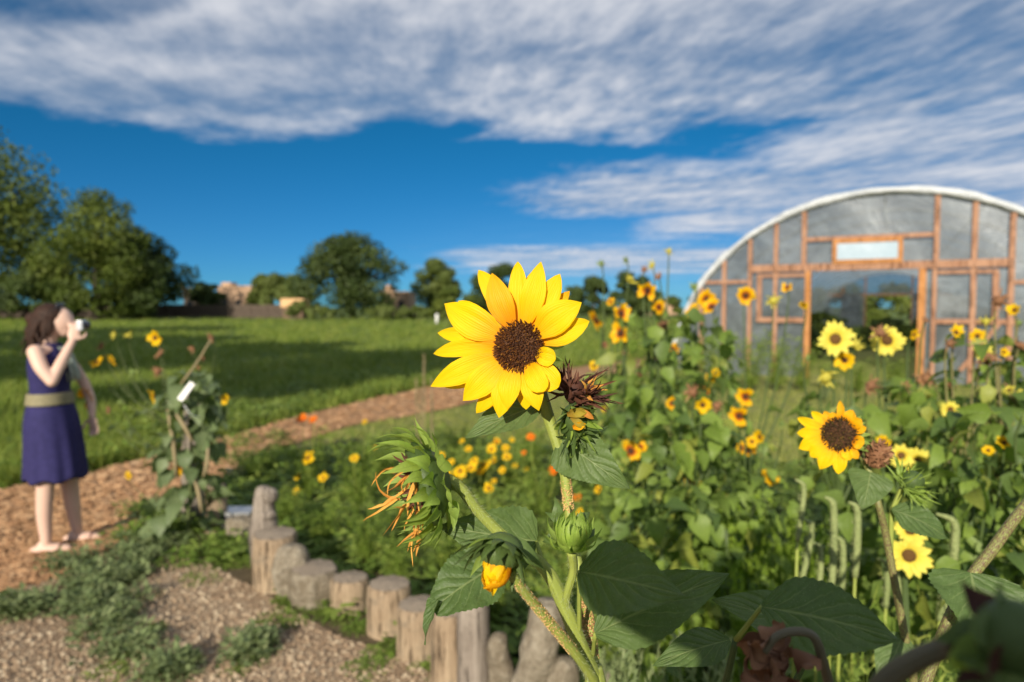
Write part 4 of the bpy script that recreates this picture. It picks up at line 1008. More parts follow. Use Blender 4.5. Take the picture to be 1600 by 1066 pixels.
# ------------------------------------------------------------------ sunflower pieces
PET = [(0, .40), (.10, .58), (.30, .90), (.48, 1), (.66, .93), (.82, .68), (.93, .36), (1, .02)]
PETB = [(0, .42), (.12, .62), (.35, .92), (.6, 1), (.8, .92), (.93, .62), (1, .12)]
PETW = [(0, .30), (.12, .55), (.30, .88), (.46, 1), (.62, .92), (.78, .66), (.9, .36), (1, .02)]
HEART = [(0, .22), (.03, .62), (.09, .90), (.18, 1.0), (.30, .97), (.45, .84), (.60, .66), (.75, .44), (.87, .24), (.95, .10), (1, .01)]
OVATE = [(0, .12), (.08, .5), (.2, .86), (.33, 1.0), (.5, .93), (.66, .72), (.8, .46), (.91, .22), (1, .01)]
BR = [(0, .75), (.2, 1), (.45, .72), (.7, .34), (.88, .13), (1, .02)]

def plane_pt(px, py, c, n, off=0.0):
    r = ray(px, py); c2 = Vector(c) + Vector(n) * off
    t = (c2 - CAM).dot(Vector(n)) / r.dot(Vector(n)); return CAM + r * t

def big_head(root, cf, nf, Rd, tips, pmat, fmat, seed=0, nflo=640, bract_len=0.026):
    """flower head: receptacle > petals, florets, bracts. tips: (px, py, width_px, tip_off, base_off, profile, bow, cup, mat)"""
    nf = Vector(nf).normalized(); M = frame(nf, (1, 0, 0)); rl = root.location
    r2 = np.random.default_rng(seed)
    G = Geo(); prof = [(0.001, -0.62 * Rd), (0.35 * Rd, -0.58 * Rd), (0.75 * Rd, -0.36 * Rd), (0.97 * Rd, -0.12 * Rd), (0.98 * Rd, 0.0), (0.85 * Rd, 0.10 * Rd), (0.5 * Rd, 0.16 * Rd), (0.001, 0.12 * Rd)]
    MM = Matrix.Translation(cf - rl) @ M
    G.lathe(prof, seg=32, M=MM)
    head = link('flower_head', G.mesh('flower_head'), M_discs, root)
    for i, (px, py, wpx, toff, boff, prof_, bow, cup, mt) in enumerate(tips):
        tip = plane_pt(px, py, cf, nf, toff)
        rad = tip - cf; rad = rad - nf * rad.dot(nf); rad.normalize()
        base = cf + rad * Rd * 0.80 + nf * boff
        wid = wpx / F * cf.y * 1.0
        G = Geo(); G.blade(np.array(base), np.array(tip), wid, np.array(nf), prof_, nu=8, nv=16, bow=bow, cup=cup, ridge=0.036, wave=0.032, tipdrop=0.0, twist=(r2.random() - 0.5) * 0.35, skew=(r2.random() - 0.5) * 0.10, t=0.0, nwave=3, seed=i + seed)
        link('petal', G.mesh('petal', rl), mt or pmat, head)
    # florets
    G = Geo()
    for i in range(nflo):
        q = math.sqrt((i + 0.5) / nflo); a = i * 2.39996 + r2.normal() * 0.10
        rr = Rd * 0.99 * q; z = Rd * (0.15 - 0.06 * q * q)
        if q < 0.35: z -= Rd * 0.05 * (1 - q / 0.35)
        p = np.array([rr * math.cos(a), rr * math.sin(a), z])
        L = Rd * (0.09 + 0.10 * r2.random() + 0.10 * max(0, q - 0.55)); lean = 0.15 + 0.75 * q ** 3
        d = nrm(np.array([math.cos(a) * lean, math.sin(a) * lean, 1]) + r2.normal(size=3) * 0.22)
        s1 = nrm(np.cross(d, (1, 0.2, 0))); s2 = np.cross(d, s1); ww = Rd * (0.030 if nflo < 800 else 0.019) * (0.7 + 0.6 * r2.random())
        V = []
        for (h_, f_) in ((0, 0.8), (0.6, 1.15), (1.0, 0.55)):
            for k in range(4):
                aa = k * math.pi / 2 + i
                V.append(p + d * L * h_ + (s1 * math.cos(aa) + s2 * math.sin(aa)) * ww * f_)
        tb = r2.random() ** 1.3 * 0.62 + (0.33 if r2.random() < 0.10 else 0); 
        At = [(0, 0, tb * 0.35)] * 4 + [(0, 0.5, tb)] * 4 + [(0, 1, min(1, tb * 1.25))] * 4
        Fq = [[j * 4 + k, j * 4 + (k + 1) % 4, (j + 1) * 4 + (k + 1) % 4, (j + 1) * 4 + k] for j in range(2) for k in range(4)] + [[8, 9, 10, 11]]
        V = np.array(V) @ np.array(MM.to_3x3()).T + np.array(MM.translation)
        G.add(V, Fq, At)
    o = link('florets', G.mesh('florets', smooth=False), fmat, head); o['kind'] = 'stuff'
    for k in range(16):
        a = 2 * math.pi * k / 16 + 0.2 * r2.random()
        rad = (M @ Vector((math.cos(a), math.sin(a), 0)))
        b0 = cf - rl + rad * Rd * 0.86 - nf * Rd * 0.25
        G = Geo(); G.strand(np.array(b0), np.array(rad * 0.9 - nf * 0.25), bract_len * (0.8 + 0.4 * r2.random()), 0.010, np.array(-nf), 0.5 + r2.random() * 0.8, n=7, seed=k)
        link('bract', G.mesh('bract'), M_bract, head)
    return head

def stem(root, pts, rad, mat, name='stem', seg=12, sm=6, hair=0, hl=0.0025):
    rl = root.location
    P_ = [np.array(Vector(p) - rl) for p in pts]
    G = Geo(); G.tube(P_, rad, seg, sm); o = link(name, G.mesh(name), mat, root)
    if hair:
        pp, rr = catmull(P_, rad, sm); pp = np.array(pp); G = Geo()
        for k in range(hair):
            i = random.randrange(len(pp) - 1); f = random.random()
            c = pp[i] * (1 - f) + pp[i + 1] * f; d = nrm(pp[i + 1] - pp[i]); q = np.random.normal(size=3) if False else rng.normal(size=3)
            q = nrm(q - d * np.dot(q, d)); s_ = np.cross(d, q); r0 = rr[i] * 0.97; L = hl * (0.5 + random.random())
            b_ = c + q * r0; G.add([b_ + s_ * 0.00012, b_ - s_ * 0.00012, b_ + q * L + d * L * 0.3], [[0, 1, 2]])
        h = link('hairs', G.mesh('hairs'), M_hair, o); h['kind'] = 'stuff'
    return o
def leaf(root, p0, p1, wid, n, mat, prof=HEART, name='leaf', nu=12, nv=30, stalk=None, **k):
    rl = root.location
    G = Geo(); G.blade(np.array(Vector(p0) - rl), np.array(Vector(p1) - rl), wid, n, prof, nu=nu, nv=nv, **k)
    o = link(name, G.mesh(name), mat, root)
    if stalk is not None:
        G = Geo(); G.tube([np.array(Vector(q) - rl) for q in stalk] + [np.array(Vector(p0) - rl)], [0.0022] * len(stalk) + [0.0016], 8, 4)
        link('leaf_stalk', G.mesh('leaf_stalk'), M_stem, o)
    return o
def aphids(pts, rad, n, label, spread=1.0, big=0.0011):
    pp, rr = catmull([np.array(p) for p in pts], rad, 8); pp = np.array(pp)
    pos = []; 
    for k in range(n):
        i = random.randrange(len(pp) - 1); f = random.random()
        c = pp[i] * (1 - f) + pp[i + 1] * f; d = nrm(pp[i + 1] - pp[i]); q = rng.normal(size=3); q = nrm(q - d * np.dot(q, d))
        pos.append(c + q * rr[i] * 1.02)
    pos = np.array(pos); s_ = big * (0.5 + 0.8 * rng.random(n))
    V, Fc, At = scatter(Vo * np.array([1.2, 1, 1.2]), Fo, pos, rng.random(n) * 6.28, np.stack([s_] * 3, 1), None, rng.random(n))
    return stuff('aphids', V, Fc, At, M_aphid, label, 'aphids', True)

# ---- the large sunflower plant in focus
cf = at(812, 542, 0.62)
root = empty('sunflower_plant', (0.13, 0.66, 0), 'large sharply focused sunflower plant with one wide open bright yellow flower and drooping buds', 'sunflower')
nf = Vector((-0.36, -1, 0.10)).normalized()
Rd = 38.5 / F * 0.62
o_, y_ = M_petal2, M_petal
tips = [  # px, py, width, tip offset, base offset, profile, bow, cup
    (716, 470, 36, -.012, -.0035, PET, .05, .15, None), (830, 425, 30, -.010, -.004, PET, .0, .1, o_), (890, 455, 26, -.012, -.004, PET, 0, .1, o_),
    (696, 606, 30, -.010, -.0035, PET, 0, .1, None), (822, 640, 34, -.010, -.004, PET, 0, .1, None), (760, 640, 30, -.012, -.004, PET, 0, .1, o_),
    (673, 604, 42, .004, .000, PETW, .05, .12, None), (677, 553, 29, .000, -.001, PET, .04, .22, None), (684, 520, 29, -.004, -.002, PET, .04, .28, None),
    (694, 475, 54, .002, .001, PETW, .07, .10, None), (748, 422, 36, -.002, -.001, PET, .03, .16, None), (769, 427, 44, .006, .002, PETW, .10, .14, o_),
    (809, 409, 35, -.004, -.002, PET, .03, .12, None), (845, 409, 41, .003, .001, PETW, .04, .10, None), (875, 428, 38, -.002, -.001, PET, .02, .14, None),
    (909, 473, 52, .005, .0015, PETW, .06, .12, None), (921, 502, 38, -.003, -.002, PET, .05, .15, None),
    (868, 562, 30, .006, .002, PETB, .12, .2, None), (872, 606, 42, .002, .000, PETB, .08, .1, None), (842, 642, 38, .003, .001, PETW, .06, .12, None),
    (850, 612, 34, .010, .003, PETB, .1, .1, None), (793, 640, 36, .006, .002, PETW, .07, .1, None),
    (780, 653, 44, .004, .001, PETW, .06, .12, None), (744, 646, 32, -.003, -.001, PET, .03, .12, None), (723, 626, 46, .006, .0015, PETW, .05, .1, None),
]
hero = big_head(root, cf, nf, Rd, tips, M_petal, M_floret, seed=3, nflo=1500)
# head stem down to the fork and on to the ground
fork = at(930, 1062, 0.585)
S1 = [cf - nf * Rd * 0.55, at(853, 640, 0.652), at(869, 690, 0.650), at(881, 735, 0.645), at(889, 800, 0.64), at(900, 870, 0.625), at(915, 935, 0.61), at(925, 1010, 0.597), fork + Vector((0, 0.006, 0))]
stem(root, S1, [.0075, .0062, .0052, .0048, .0046, .0048, .005, .0052, .0055], M_stem, hair=900)
S2 = [at(683, 742, 0.572), at(718, 762, 0.575), at(746, 797, 0.58), at(800, 850, 0.585), at(852, 890, 0.575), at(883, 950, 0.572), at(908, 1012, 0.575), fork]
stem(root, S2, [.0062, .0048, .0047, .0052, .0058, .0062, .0066, .0075], M_stem, hair=1500, hl=0.0032)
S3 = [at(795, 893, 0.505), at(812, 915, 0.51), at(850, 962, 0.53), at(900, 1022, 0.555), fork - Vector((0, 0.004, 0))]
stem(root, S3, [.0042, .0036, .0038, .0042, .0046], M_stem, hair=400)
S4 = [at(893, 862, 0.555), at(896, 890, 0.56), at(886, 928, 0.565), at(884, 950, 0.57)]
stem(root, S4, [.0042, .0036, .0034, .0032], M_stem, hair=250)
stem(root, [fork + Vector((0, 0, 0.012)), fork, fork + Vector((0.012, 0.02, -0.35)), fork + Vector((0.02, 0.05, -0.9)), Vector((0.13, 0.66, -0.02))], [.006, .009, .011, .013, .016], M_stem, name='stalk')
root_hero = root
aphids([tuple(at(884, 750, 0.645)), tuple(at(889, 800, 0.64))], [.0047, .0046], 420, 'tan aphids clustered on the upper stem of the large sunflower')
aphids([tuple(at(912, 930, 0.611)), tuple(at(920, 980, 0.60)), tuple(at(926, 1030, 0.594))], [.005, .0051, .0053], 950, 'dense brown aphids on the stem right of the thick green stem')
aphids([tuple(at(806, 908, 0.508)), tuple(at(850, 962, 0.53)), tuple(at(895, 1016, 0.553))], [.0036, .0038, .0042], 950, 'brown and gold aphids on the slanting bud stem', big=.0009)

# spent dark head and half wilted head right of the flower
def tuft(parent, rl, c, nf, n, L, wid, mat, name, spread=1.2, curl=1.5, seed=0, r0=0.008, wob=0.35):
    r2 = np.random.default_rng(seed); G = Geo(); nf = nrm(np.array(nf)); M3 = np.array(frame(Vector(nf)).to_3x3())
    for k in range(n):
        a = r2.random() * 6.283; q = math.sqrt(r2.random())
        rad = M3 @ np.array([math.cos(a), math.sin(a), 0])
        d = nrm(nf * (1.0 - 0.5 * q) + rad * spread * q + r2.normal(size=3) * 0.2)
        G.strand(np.array(Vector(c) - rl) + rad * r0 * q, d, L * (0.5 + 0.8 * r2.random()), wid * (0.6 + 0.8 * r2.random()), r2.normal(size=3), curl * r2.random(), n=7, nu=2, wob=wob, t=r2.random(), seed=k + seed, cup=0.8)
    return link(name, G.mesh(name), mat, parent)
rl = root.location
c1 = at(897, 612, 0.645); G = Geo(); G.ball(c1 - rl, (0.010, 0.010, 0.012), 14, 9)
dh = link('dead_flower_head', G.mesh('dead_flower_head'), M_dead, root); dh['label'] = 'dark dried flower head with curled brown petals'
tuft(dh, rl, c1, (0.35, -0.6, 0.85), 64, 0.030, 0.0044, M_dead, 'dried_petals', 1.3, 1.8, 1, 0.013)
tuft(dh, rl, at(922, 612, 0.64), (0.75, -0.5, 0.05), 11, 0.013, 0.0045, M_dry, 'orange_dried_petals', 1.3, 1.2, 2, 0.008)
tuft(dh, rl, at(915, 625, 0.637), (0.6, -0.6, -0.3), 26, 0.016, 0.004, M_dead, 'dark_dried_petals', 1.6, 1.8, 3, 0.009)
c2 = at(898, 655, 0.64); G = Geo(); G.ball(c2 - rl, (0.0135, 0.012, 0.015), 14, 9)
wh = link('wilted_flower_head', G.mesh('wilted_flower_head'), M_bractd, root); wh['label'] = 'half wilted green head with folded yellow petals'
for k, (px, py, qx, qy, w_, mt) in enumerate([(886, 648, 920, 640, 15, M_petalw), (890, 642, 918, 650, 13, M_petalw), (895, 668, 915, 662, 13, M_petal2), (905, 640, 928, 655, 10, M_dry), (892, 652, 915, 670, 12, M_petalw)]):
    leaf(root, at(px, py, 0.624), at(qx, qy, 0.622), w_ / F * 0.62, (0.1, -1, 0.1), mt, PET, 'folded_petal', 4, 8, bow=0.15, cup=0.6, wave=0.04).parent = wh
for k in range(22):
    a = k / 22 * 6.283; rad = Vector((math.cos(a), -0.35, math.sin(a))); 
    G = Geo(); G.strand(np.array(c2 - rl + rad * 0.011 + Vector((0, -0.003, 0))), np.array(rad + Vector((0.2, -0.7, -0.2))), 0.019 + 0.010 * random.random(), 0.0085, np.array((random.random() - .5, -0.6, random.random() - .5)), 1.2, n=7, seed=k)
    link('bract', G.mesh('bract'), M_bractd if k % 3 else M_bract, wh)
tuft(wh, rl, at(900, 685, 0.635), (0.25, -0.5, -0.75), 20, 0.022, 0.006, M_bractd, 'hanging_bracts', 1.4, 1.8, 5, 0.010)
stem(root, [c1 + Vector((0, 0.006, -0.004)), at(893, 650, 0.655), at(884, 690, 0.655), at(880, 722, 0.648)], [.004, .0038, .0036, .0034], M_stemd, hair=150)

# big green seed head in profile on the left
hc = at(664, 755, 0.57); hn = Vector((-0.93, -0.30, -0.22)).normalized(); M = frame(hn, (0, -1, 0)); Rh = 0.036
G = Geo(); MM = Matrix.Translation(hc - rl) @ M
G.lathe([(0.001, -0.021), (0.010, -0.020), (0.022, -0.0145), (0.032, -0.006), (Rh, 0.002), (0.033, 0.008), (0.02, 0.010), (0.001, 0.010)], seg=36, M=MM, jit=0.04)
sh = link('green_seed_head', G.mesh('green_seed_head'), M_bractd, root); sh['label'] = 'green seed head seen from the side with spiky bracts and hanging orange petals'
r2 = np.random.default_rng(5)
for ring, (rr, zo, n_, L_, w_, out, back) in enumerate([(0.026, -0.011, 15, 0.026, 0.016, 0.9, 0.15), (0.033, -0.003, 19, 0.026, 0.014, 0.60, 0.80), (0.034, 0.004, 19, 0.028, 0.012, 0.28, 1.15)]):
    for k in range(n_):
        a = 2 * math.pi * (k + 0.5 * ring) / n_ + 0.12 * r2.random()
        rad = M @ Vector((math.cos(a), math.sin(a), 0))
        d = rad * out + hn * back + Vector(r2.normal(size=3)) * 0.16
        cu = (rad * 0.8 - hn * 0.9) if ring < 2 else (rad * 0.9 + Vector((0, 0, 0.3)))
        G = Geo(); G.blade(np.array(hc - rl + rad * rr + hn * zo), np.array(hc - rl + rad * rr + hn * zo) + np.array(d.normalized()) * L_ * (0.75 + 0.5 * r2.random()), w_, np.array(rad * 1.0 - hn * 0.5), BR, nu=4, nv=9, bow=0.12 + 0.1 * r2.random(), cup=0.3, tipdrop=-0.30 * r2.random(), twist=(r2.random() - .5) * 1.2, skew=(r2.random() - .5) * 0.2, seed=k)
        link('bract', G.mesh('bract'), M_bract, sh)
tuft(sh, rl, hc + hn * 0.010 + Vector((0, -0.01, 0.012)), (-0.7, -0.35, -0.75), 18, 0.028, 0.0034, M_dry, 'dried_petals', 0.55, 1.5, 11, 0.015, 0.5)
tuft(sh, rl, hc + hn * 0.012 + Vector((0, -0.012, -0.012)), (-0.6, -0.3, -1.0), 14, 0.030, 0.0036, M_dry, 'dried_petals', 0.5, 1.2, 12, 0.012, 0.4)
tuft(sh, rl, hc + hn * 0.006 + Vector((0.003, -0.008, -0.036)), (-0.15, -0.1, -1.0), 9, 0.024, 0.0036, M_dry, 'dried_petals', 0.25, 0.5, 14, 0.006, 0.3)
tuft(sh, rl, hc + hn * 0.008, (-0.9, -0.4, -0.1), 26, 0.016, 0.004, M_dead, 'dark_dried_petals', 1.3, 1.2, 15, 0.024, 0.4)

# half open bud, facing down toward the lens
bc = at(783, 862, 0.50); bn = Vector((-0.30, -0.62, -0.72)).normalized(); M = frame(bn, (1, 0, 0))
G = Geo(); G.ball(bc - rl, (0.0155, 0.0155, 0.014), 18, 10)
bh = link('opening_bud', G.mesh('opening_bud'), M_bractd, root); bh['label'] = 'half open bud facing down with bright yellow petals folded inside dark green bracts'
for k in range(9):
    a = 2 * math.pi * k / 9 + 0.2 * random.random(); rad = M @ Vector((math.cos(a), math.sin(a), 0)); tang = M @ Vector((-math.sin(a), math.cos(a), 0))
    p0 = bc + rad * 0.0105 + bn * 0.006; p1 = bc + bn * (0.023 + 0.011 * random.random()) - rad * (0.001 + 0.004 * random.random()) + tang * 0.007 * (random.random() - .3)
    leaf(root, p0, p1, 0.0105, np.array(rad + tang * (random.random() - .5)), M_petal if k % 3 else M_petal2, PET, 'folded_petal', 6, 10, bow=0.02 + 0.26 * random.random(), cup=-0.7, wave=0.10, ridge=.04, twist=(random.random() - .5) * 1.2, seed=k).parent = bh
for k in range(26):
    ring = k % 2; a = 2 * math.pi * k / 26; rad = M @ Vector((math.cos(a), math.sin(a), 0))
    if rad.z < -0.3 and ring: continue
    L_ = (0.026 if ring else 0.021) * (0.8 + 0.45 * random.random())
    p0 = bc + rad * (0.0135) - bn * (0.004 * ring); dd = (rad * (0.75 if ring else 0.35) + bn * 0.85).normalized()
    leaf(root, p0, p0 + dd * L_, 0.010, np.array(rad - bn * 0.4), M_bractd if random.random() < .7 else M_bract, BR, 'bract', 4, 8, bow=0.14, cup=-0.2, tipdrop=-0.3 * random.random(), twist=(random.random() - .5), seed=k).parent = bh
leaf(root, at(800, 848, 0.505), at(850, 890, 0.515), 0.015, (0.2, -1, 0.3), M_bractd, BR, 'bract', bow=0.2, cup=-0.3).parent = bh
# closed green bud
bc = at(893, 842, 0.555); bn = Vector((0.05, -0.22, 1)).normalized(); M = frame(bn, (1, 0, 0))
G = Geo(); G.ball(bc - rl, (0.0125, 0.0125, 0.011), 18, 10); cb = link('closed_bud', G.mesh('closed_bud'), M_bract, root); cb['label'] = 'closed green bud with yellowish tips standing upright'
for k in range(30):
    ring = k % 3; a = 2 * math.pi * k / 30 + 0.1 * random.random(); rad = M @ Vector((math.cos(a), math.sin(a), 0))
    p0 = bc + rad * 0.011 - bn * (0.006 - 0.003 * ring); p1 = bc + bn * (0.022 - 0.002 * ring) + rad * (0.004 + 0.006 * random.random()) + bn * 0.004 * random.random()
    if ring == 0: p1 = bc + rad * (0.020 + 0.004 * random.random()) + bn * 0.013
    leaf(root, p0, p1, 0.0085, np.array(rad), M_bract if ring < 2 else M_budy if random.random() < .3 else M_bract, BR, 'bract', 4, 8, bow=0.22, cup=-0.25, tipdrop=-0.25 * random.random(), seed=k).parent = cb
for k, (a0, a1, a2, a3) in enumerate([(872, 810, 868, 775), (880, 815, 850, 800), (905, 812, 925, 800), (868, 838, 845, 850), (915, 845, 932, 825)]):
    leaf(root, at(a0, a1, 0.57), at(a2, a3, 0.575), 0.010, (0.1, -1, 0.2), M_bractd, BR, 'bract', 4, 8, bow=0.15, cup=-0.2, tipdrop=0.3).parent = cb

# leaves of the large plant
lf = lambda a, b_, w_, n, mt=None, **k: leaf(root, at(*a), at(*b_), w_ / F * (a[2] + b_[2]) / 2, n, mt or M_leaf, **k)
lf((848, 632, .655), (727, 684, .64), 62, (-.25, -.8, .55), prof=OVATE, bow=.06, cup=.12, fold=.12, wave=.025, serr=.03)
lf((876, 688, .648), (982, 762, .615), 88, (-.35, -.85, .40), prof=HEART, nu=32, nv=46, holes=[(-.35, .12, .14), (-.22, .30, .16), (.30, .22, .08), (-.62, .24, .10)], bow=.05, cup=.1, fold=.1, wave=.03, tipdrop=.12, serr=.02, stalk=[at(881, 716, .646)])
lf((838, 846, .590), (684, 822, .580), 98, (-.32, -.90, .35), bow=.05, cup=.1, fold=.1, wave=.03, serr=.028, stalk=[at(850, 888, .576)])
lf((776, 884, .56), (676, 952, .535), 108, (-.45, -.75, .45), prof=[(0, .2), (.05, .6), (.15, .92), (.3, 1), (.5, .92), (.7, .72), (.88, .5), (1, .22)], bow=.06, cup=.12, wave=.03, serr=.028)
lf((684, 938, .537), (663, 1008, .527), 34, (-.75, -.5, .25), prof=[(0, .9), (.2, 1), (.5, .62), (.8, .25), (1, .02)], bow=.04, cup=.5, wave=.05, name='folded_leaf_tip')
lf((905, 893, .545), (1066, 930, .47), 122, (.05, -.85, .42), prof=OVATE, bow=.05, cup=.05, wave=.03, serr=.028, stalk=[at(905, 1010, .578)])
lf((930, 990, .55), (1140, 896, .53), 104, (.0, -.72, .66), prof=OVATE, bow=.05, cup=.08, wave=.03, serr=.02, stalk=[at(926, 1030, .585)])
lf((1276, 1004, .56), (1114, 936, .53), 92, (.1, -.72, .66), prof=OVATE, bow=.09, cup=.1, wave=.03)
lf((1190, 948, .50), (1406, 1000, .46), 122, (.05, -.80, .55), prof=OVATE, bow=.08, cup=.06, wave=.035, serr=.028, stalk=[at(1150, 1000, .53)])
lf((1140, 1000, .6), (1020, 1040, .58), 60, (.1, -.6, .7), mt=M_leaf, prof=OVATE, bow=.08, cup=.1, wave=.03)
stem(root, [at(1150, 1000, .53), at(1130, 1080, .56), Vector((0.16, 0.64, 1.10)), Vector((0.15, 0.66, 0.8))], [.0025, .003, .0036, .004], M_stemd)
stem(root, [at(1276, 1004, .56), at(1240, 1070, .57), Vector((0.18, 0.64, 1.05))], [.002, .0026, .0034], M_stemd)

# dried brown leaf and grey stalk right at the bottom edge
root = empty('dried_leaf_stalk', at(1230, 1120, 0.42), 'crumpled brown dried leaves hanging on a grey stalk at the bottom edge', 'dried leaf')
r2 = np.random.default_rng(8)
for k in range(16):
    c = at(1165 + 85 * r2.random(), 1000 + 70 * r2.random(), 0.41 + 0.02 * r2.random()); d = Vector(r2.normal(size=3)).normalized()
    leaf(root, c, c + d * 0.022, 0.017, r2.normal(size=3), M_deadb, OVATE, 'crumpled_leaf', 6, 8, bow=.2, cup=.5, wave=.14, twist=1.0, seed=k)
stem(root, [at(1195, 1020, .41), at(1212, 996, .41), at(1240, 987, .41), at(1268, 992, .41), at(1285, 1030, .415), at(1300, 1100, .43), at(1310, 1500, .46), Vector((0.2, 0.45, -0.02))], [.0018, .0024, .0026, .0026, .003, .0032, .004, .006], M_stemk)
# out of focus stem and bud very near the lens
root = empty('near_sunflower_stalk', (0.30, 0.26, 0), 'strongly blurred bending stalk with a drooping bud at the bottom right corner', 'sunflower')
c = at(1585, 1000, .225)
stem(root, [c, at(1545, 1000, .25), at(1480, 1012, .27), at(1425, 1035, .275), at(1375, 1075, .28), at(1300, 1400, .30), Vector((0.30, 0.26, -0.02))], [.004, .0042, .0042, .0043, .0045, .006, .010], M_stemk)
G = Geo(); G.ball(c - root.location, (0.0125, 0.012, 0.013), 14, 9); o = link('drooping_bud', G.mesh('drooping_bud'), M_bractd, root)
for k in range(20):
    d = Vector(r2.normal(size=3)).normalized(); leaf(root, c + d * .009, c + (d + Vector((0, 0, -.2))) * (.020 + .006 * r2.random()), .012, np.array(d.cross(Vector((.3, .4, .8)))), (M_bractd, M_bractd, M_bract, M_dead)[k % 4], BR, 'bract', 4, 6, bow=.2).parent = o
leaf(root, at(1540, 1010, .235), at(1600, 1090, .21), .03, (-.2, -.9, .4), M_leaf, OVATE, bow=.1)
leaf(root, at(1560, 1040, .25), at(1500, 1090, .25), .02, (-.2, -.9, .4), M_leaf, OVATE, bow=.1)

# ---- the second focused sunflower on the right
root = empty('sunflower_plant', (0.56, 0.98, 0), 'tall sunflower with purple stem and one raggedy amber yellow flower facing left', 'sunflower')
cf2 = at(1312, 679, 0.95); nf2 = Vector((-0.62, -0.85, 0.12)).normalized(); a_ = M_petal2
tips2 = [(1246, 653, 17, -.002, 0, PET, .04, .15, None), (1245, 677, 20, .002, .001, PET, .04, .15, None), (1248, 701, 26, .003, .001, PETW, .05, .15, None), (1266, 714, 24, .005, .002, PET, .05, .15, None),
         (1281, 734, 26, .004, .001, PETW, .06, .15, None), (1310, 741, 22, .002, 0, PET, .05, .15, None), (1329, 720, 18, .004, .002, PET, .06, .2, None), (1341, 717, 16, .000, -.001, PET, .05, .2, a_), (1350, 694, 22, .006, .002, PETB, .10, .2, a_),
         (1354, 668, 14, .000, -.001, PET, .06, .3, a_), (1346, 655, 18, .006, .001, PETB, .1, .3, a_), (1333, 641, 20, .002, 0, PET, .08, .3, a_), (1313, 626, 12, .000, -.001, PET, .05, .3, a_), (1300, 644, 15, .004, .001, PET, .08, .3, a_), (1288, 642, 14, .000, -.001, PET, .08, .3, a_), (1268, 643, 15, -.002, -.001, PET, .08, .3, None),
         (1258, 690, 20, -.004, -.003, PET, .04, .15, None), (1292, 728, 20, -.004, -.003, PET, .04, .15, a_), (1275, 660, 18, -.003, -.003, PET, .05, .2, a_)]
big_head(root, cf2, nf2, 25.5 / F * 0.95, tips2, M_petal, M_floretg, seed=9, nflo=520, bract_len=.024)
top = at(1372, 785, .95)
stem(root, [cf2 - nf2 * .014, at(1340, 705, .985), at(1362, 745, .975), top, at(1383, 830, .955), at(1397, 905, .955), at(1412, 985, .955), at(1428, 1080, .96), Vector((0.56, 0.98, 0.9)), Vector((0.56, 0.98, -0.02))], [.0045, .0036, .0040, .0046, .0050, .0052, .0056, .006, .009, .012], M_stemr, hair=500)
rl = root.location
c = at(1371, 712, .96); M = frame(Vector((.35, -.1, 1)))
G = Geo(); G.ball((0, 0, 0), (.013, .012, .019), 14, 10, M=M); G.V[-1] += np.array(c - rl)
dh = link('dead_flower_head', G.mesh('dead_flower_head'), M_deadb, root); dh['label'] = 'dry brown scaly seed head beside the open flower'
Gs = Geo()
for k in range(110):
    zz = -1 + 2 * (k + .5) / 110; a = k * 2.4; q = math.sqrt(1 - zz * zz); p = M.to_3x3() @ Vector((q * .013 * math.cos(a), q * .012 * math.sin(a), zz * .019)); up_ = M.to_3x3() @ Vector((q * .7 * math.cos(a), q * .7 * math.sin(a), .9))
    Gs.strand(np.array(c - rl + p), np.array(up_), .008 + .004 * random.random(), .0055, np.array((random.random() - .5, random.random() - .5, -.3)), 1.3, n=4, t=random.random(), seed=k)
link('scales', Gs.mesh('scales'), M_deadb, dh)
tuft(dh, rl, at(1350, 700, .96), (-.2, -.6, -.2), 12, .016, .006, M_dead, 'dark_dried_petals', 1.2, 1.5, 22, .008)
c = at(1425, 752, .95); G = Geo(); G.ball(c - rl, (.016, .015, .015), 14, 9); cb = link('closed_bud', G.mesh('closed_bud'), M_bractd, root); cb['label'] = 'closed green bud wrapped in curling thread like bracts'
tuft(cb, rl, c - Vector((.010, 0, .006)), (.5, -.5, .5), 56, .036, .0042, M_bract, 'curling_bracts', 1.6, 2.2, 23, .013, .15)
stem(root, [c + Vector((-.012, .002, -.01)), at(1404, 775, .955), at(1394, 800, .958), at(1392, 880, .957)], [.004, .0036, .0036, .003], M_stem)
lf2 = lambda a, b_, w_, n, mt=None, **k: leaf(root, at(*a), at(*b_), w_ / F * (a[2] + b_[2]) / 2, n, mt or M_leaf, **k)
lf2((1360, 738, .95), (1347, 797, .93), 66, (-.15, -.9, .4), bow=.06, cup=.12, fold=.1, wave=.03)
lf2((1393, 796, .95), (1482, 842, .93), 56, (-.05, -.75, .65), prof=OVATE, bow=.09, cup=.1, wave=.04, serr=.03)
lf2((1412, 990, .96), (1375, 1075, .93), 60, (-.3, -.8, .5), prof=OVATE, bow=.06, wave=.03)
# third: slanting purple stem at the right edge
root = empty('sunflower_plant', (0.5, 0.82, 0), 'slanting purple and green sunflower stem crossing the right edge with one heart shaped leaf', 'sunflower')
stem(root, [at(1700, 650, .86), at(1640, 745, .83), at(1590, 805, .81), at(1548, 862, .80), at(1515, 905, .795), at(1487, 958, .79), at(1455, 1040, .79), at(1440, 1090, .79), Vector((.5, .82, .8)), Vector((.5, .82, -.02))], [.005, .0055, .006, .0064, .0062, .0062, .0066, .007, .009, .012], M_stemr, hair=500)
leaf(root, at(1517, 895, .78), at(1530, 1006, .74), 132 / F * .77, (-.15, -.86, .45), M_leaf, HEART, bow=.05, cup=.08, fold=.08, wave=.03, serr=.028)
stem(root, [at(1487, 958, .79), at(1500, 985, .80), at(1478, 930, .82)], [.003, .003, .0028], M_stem)

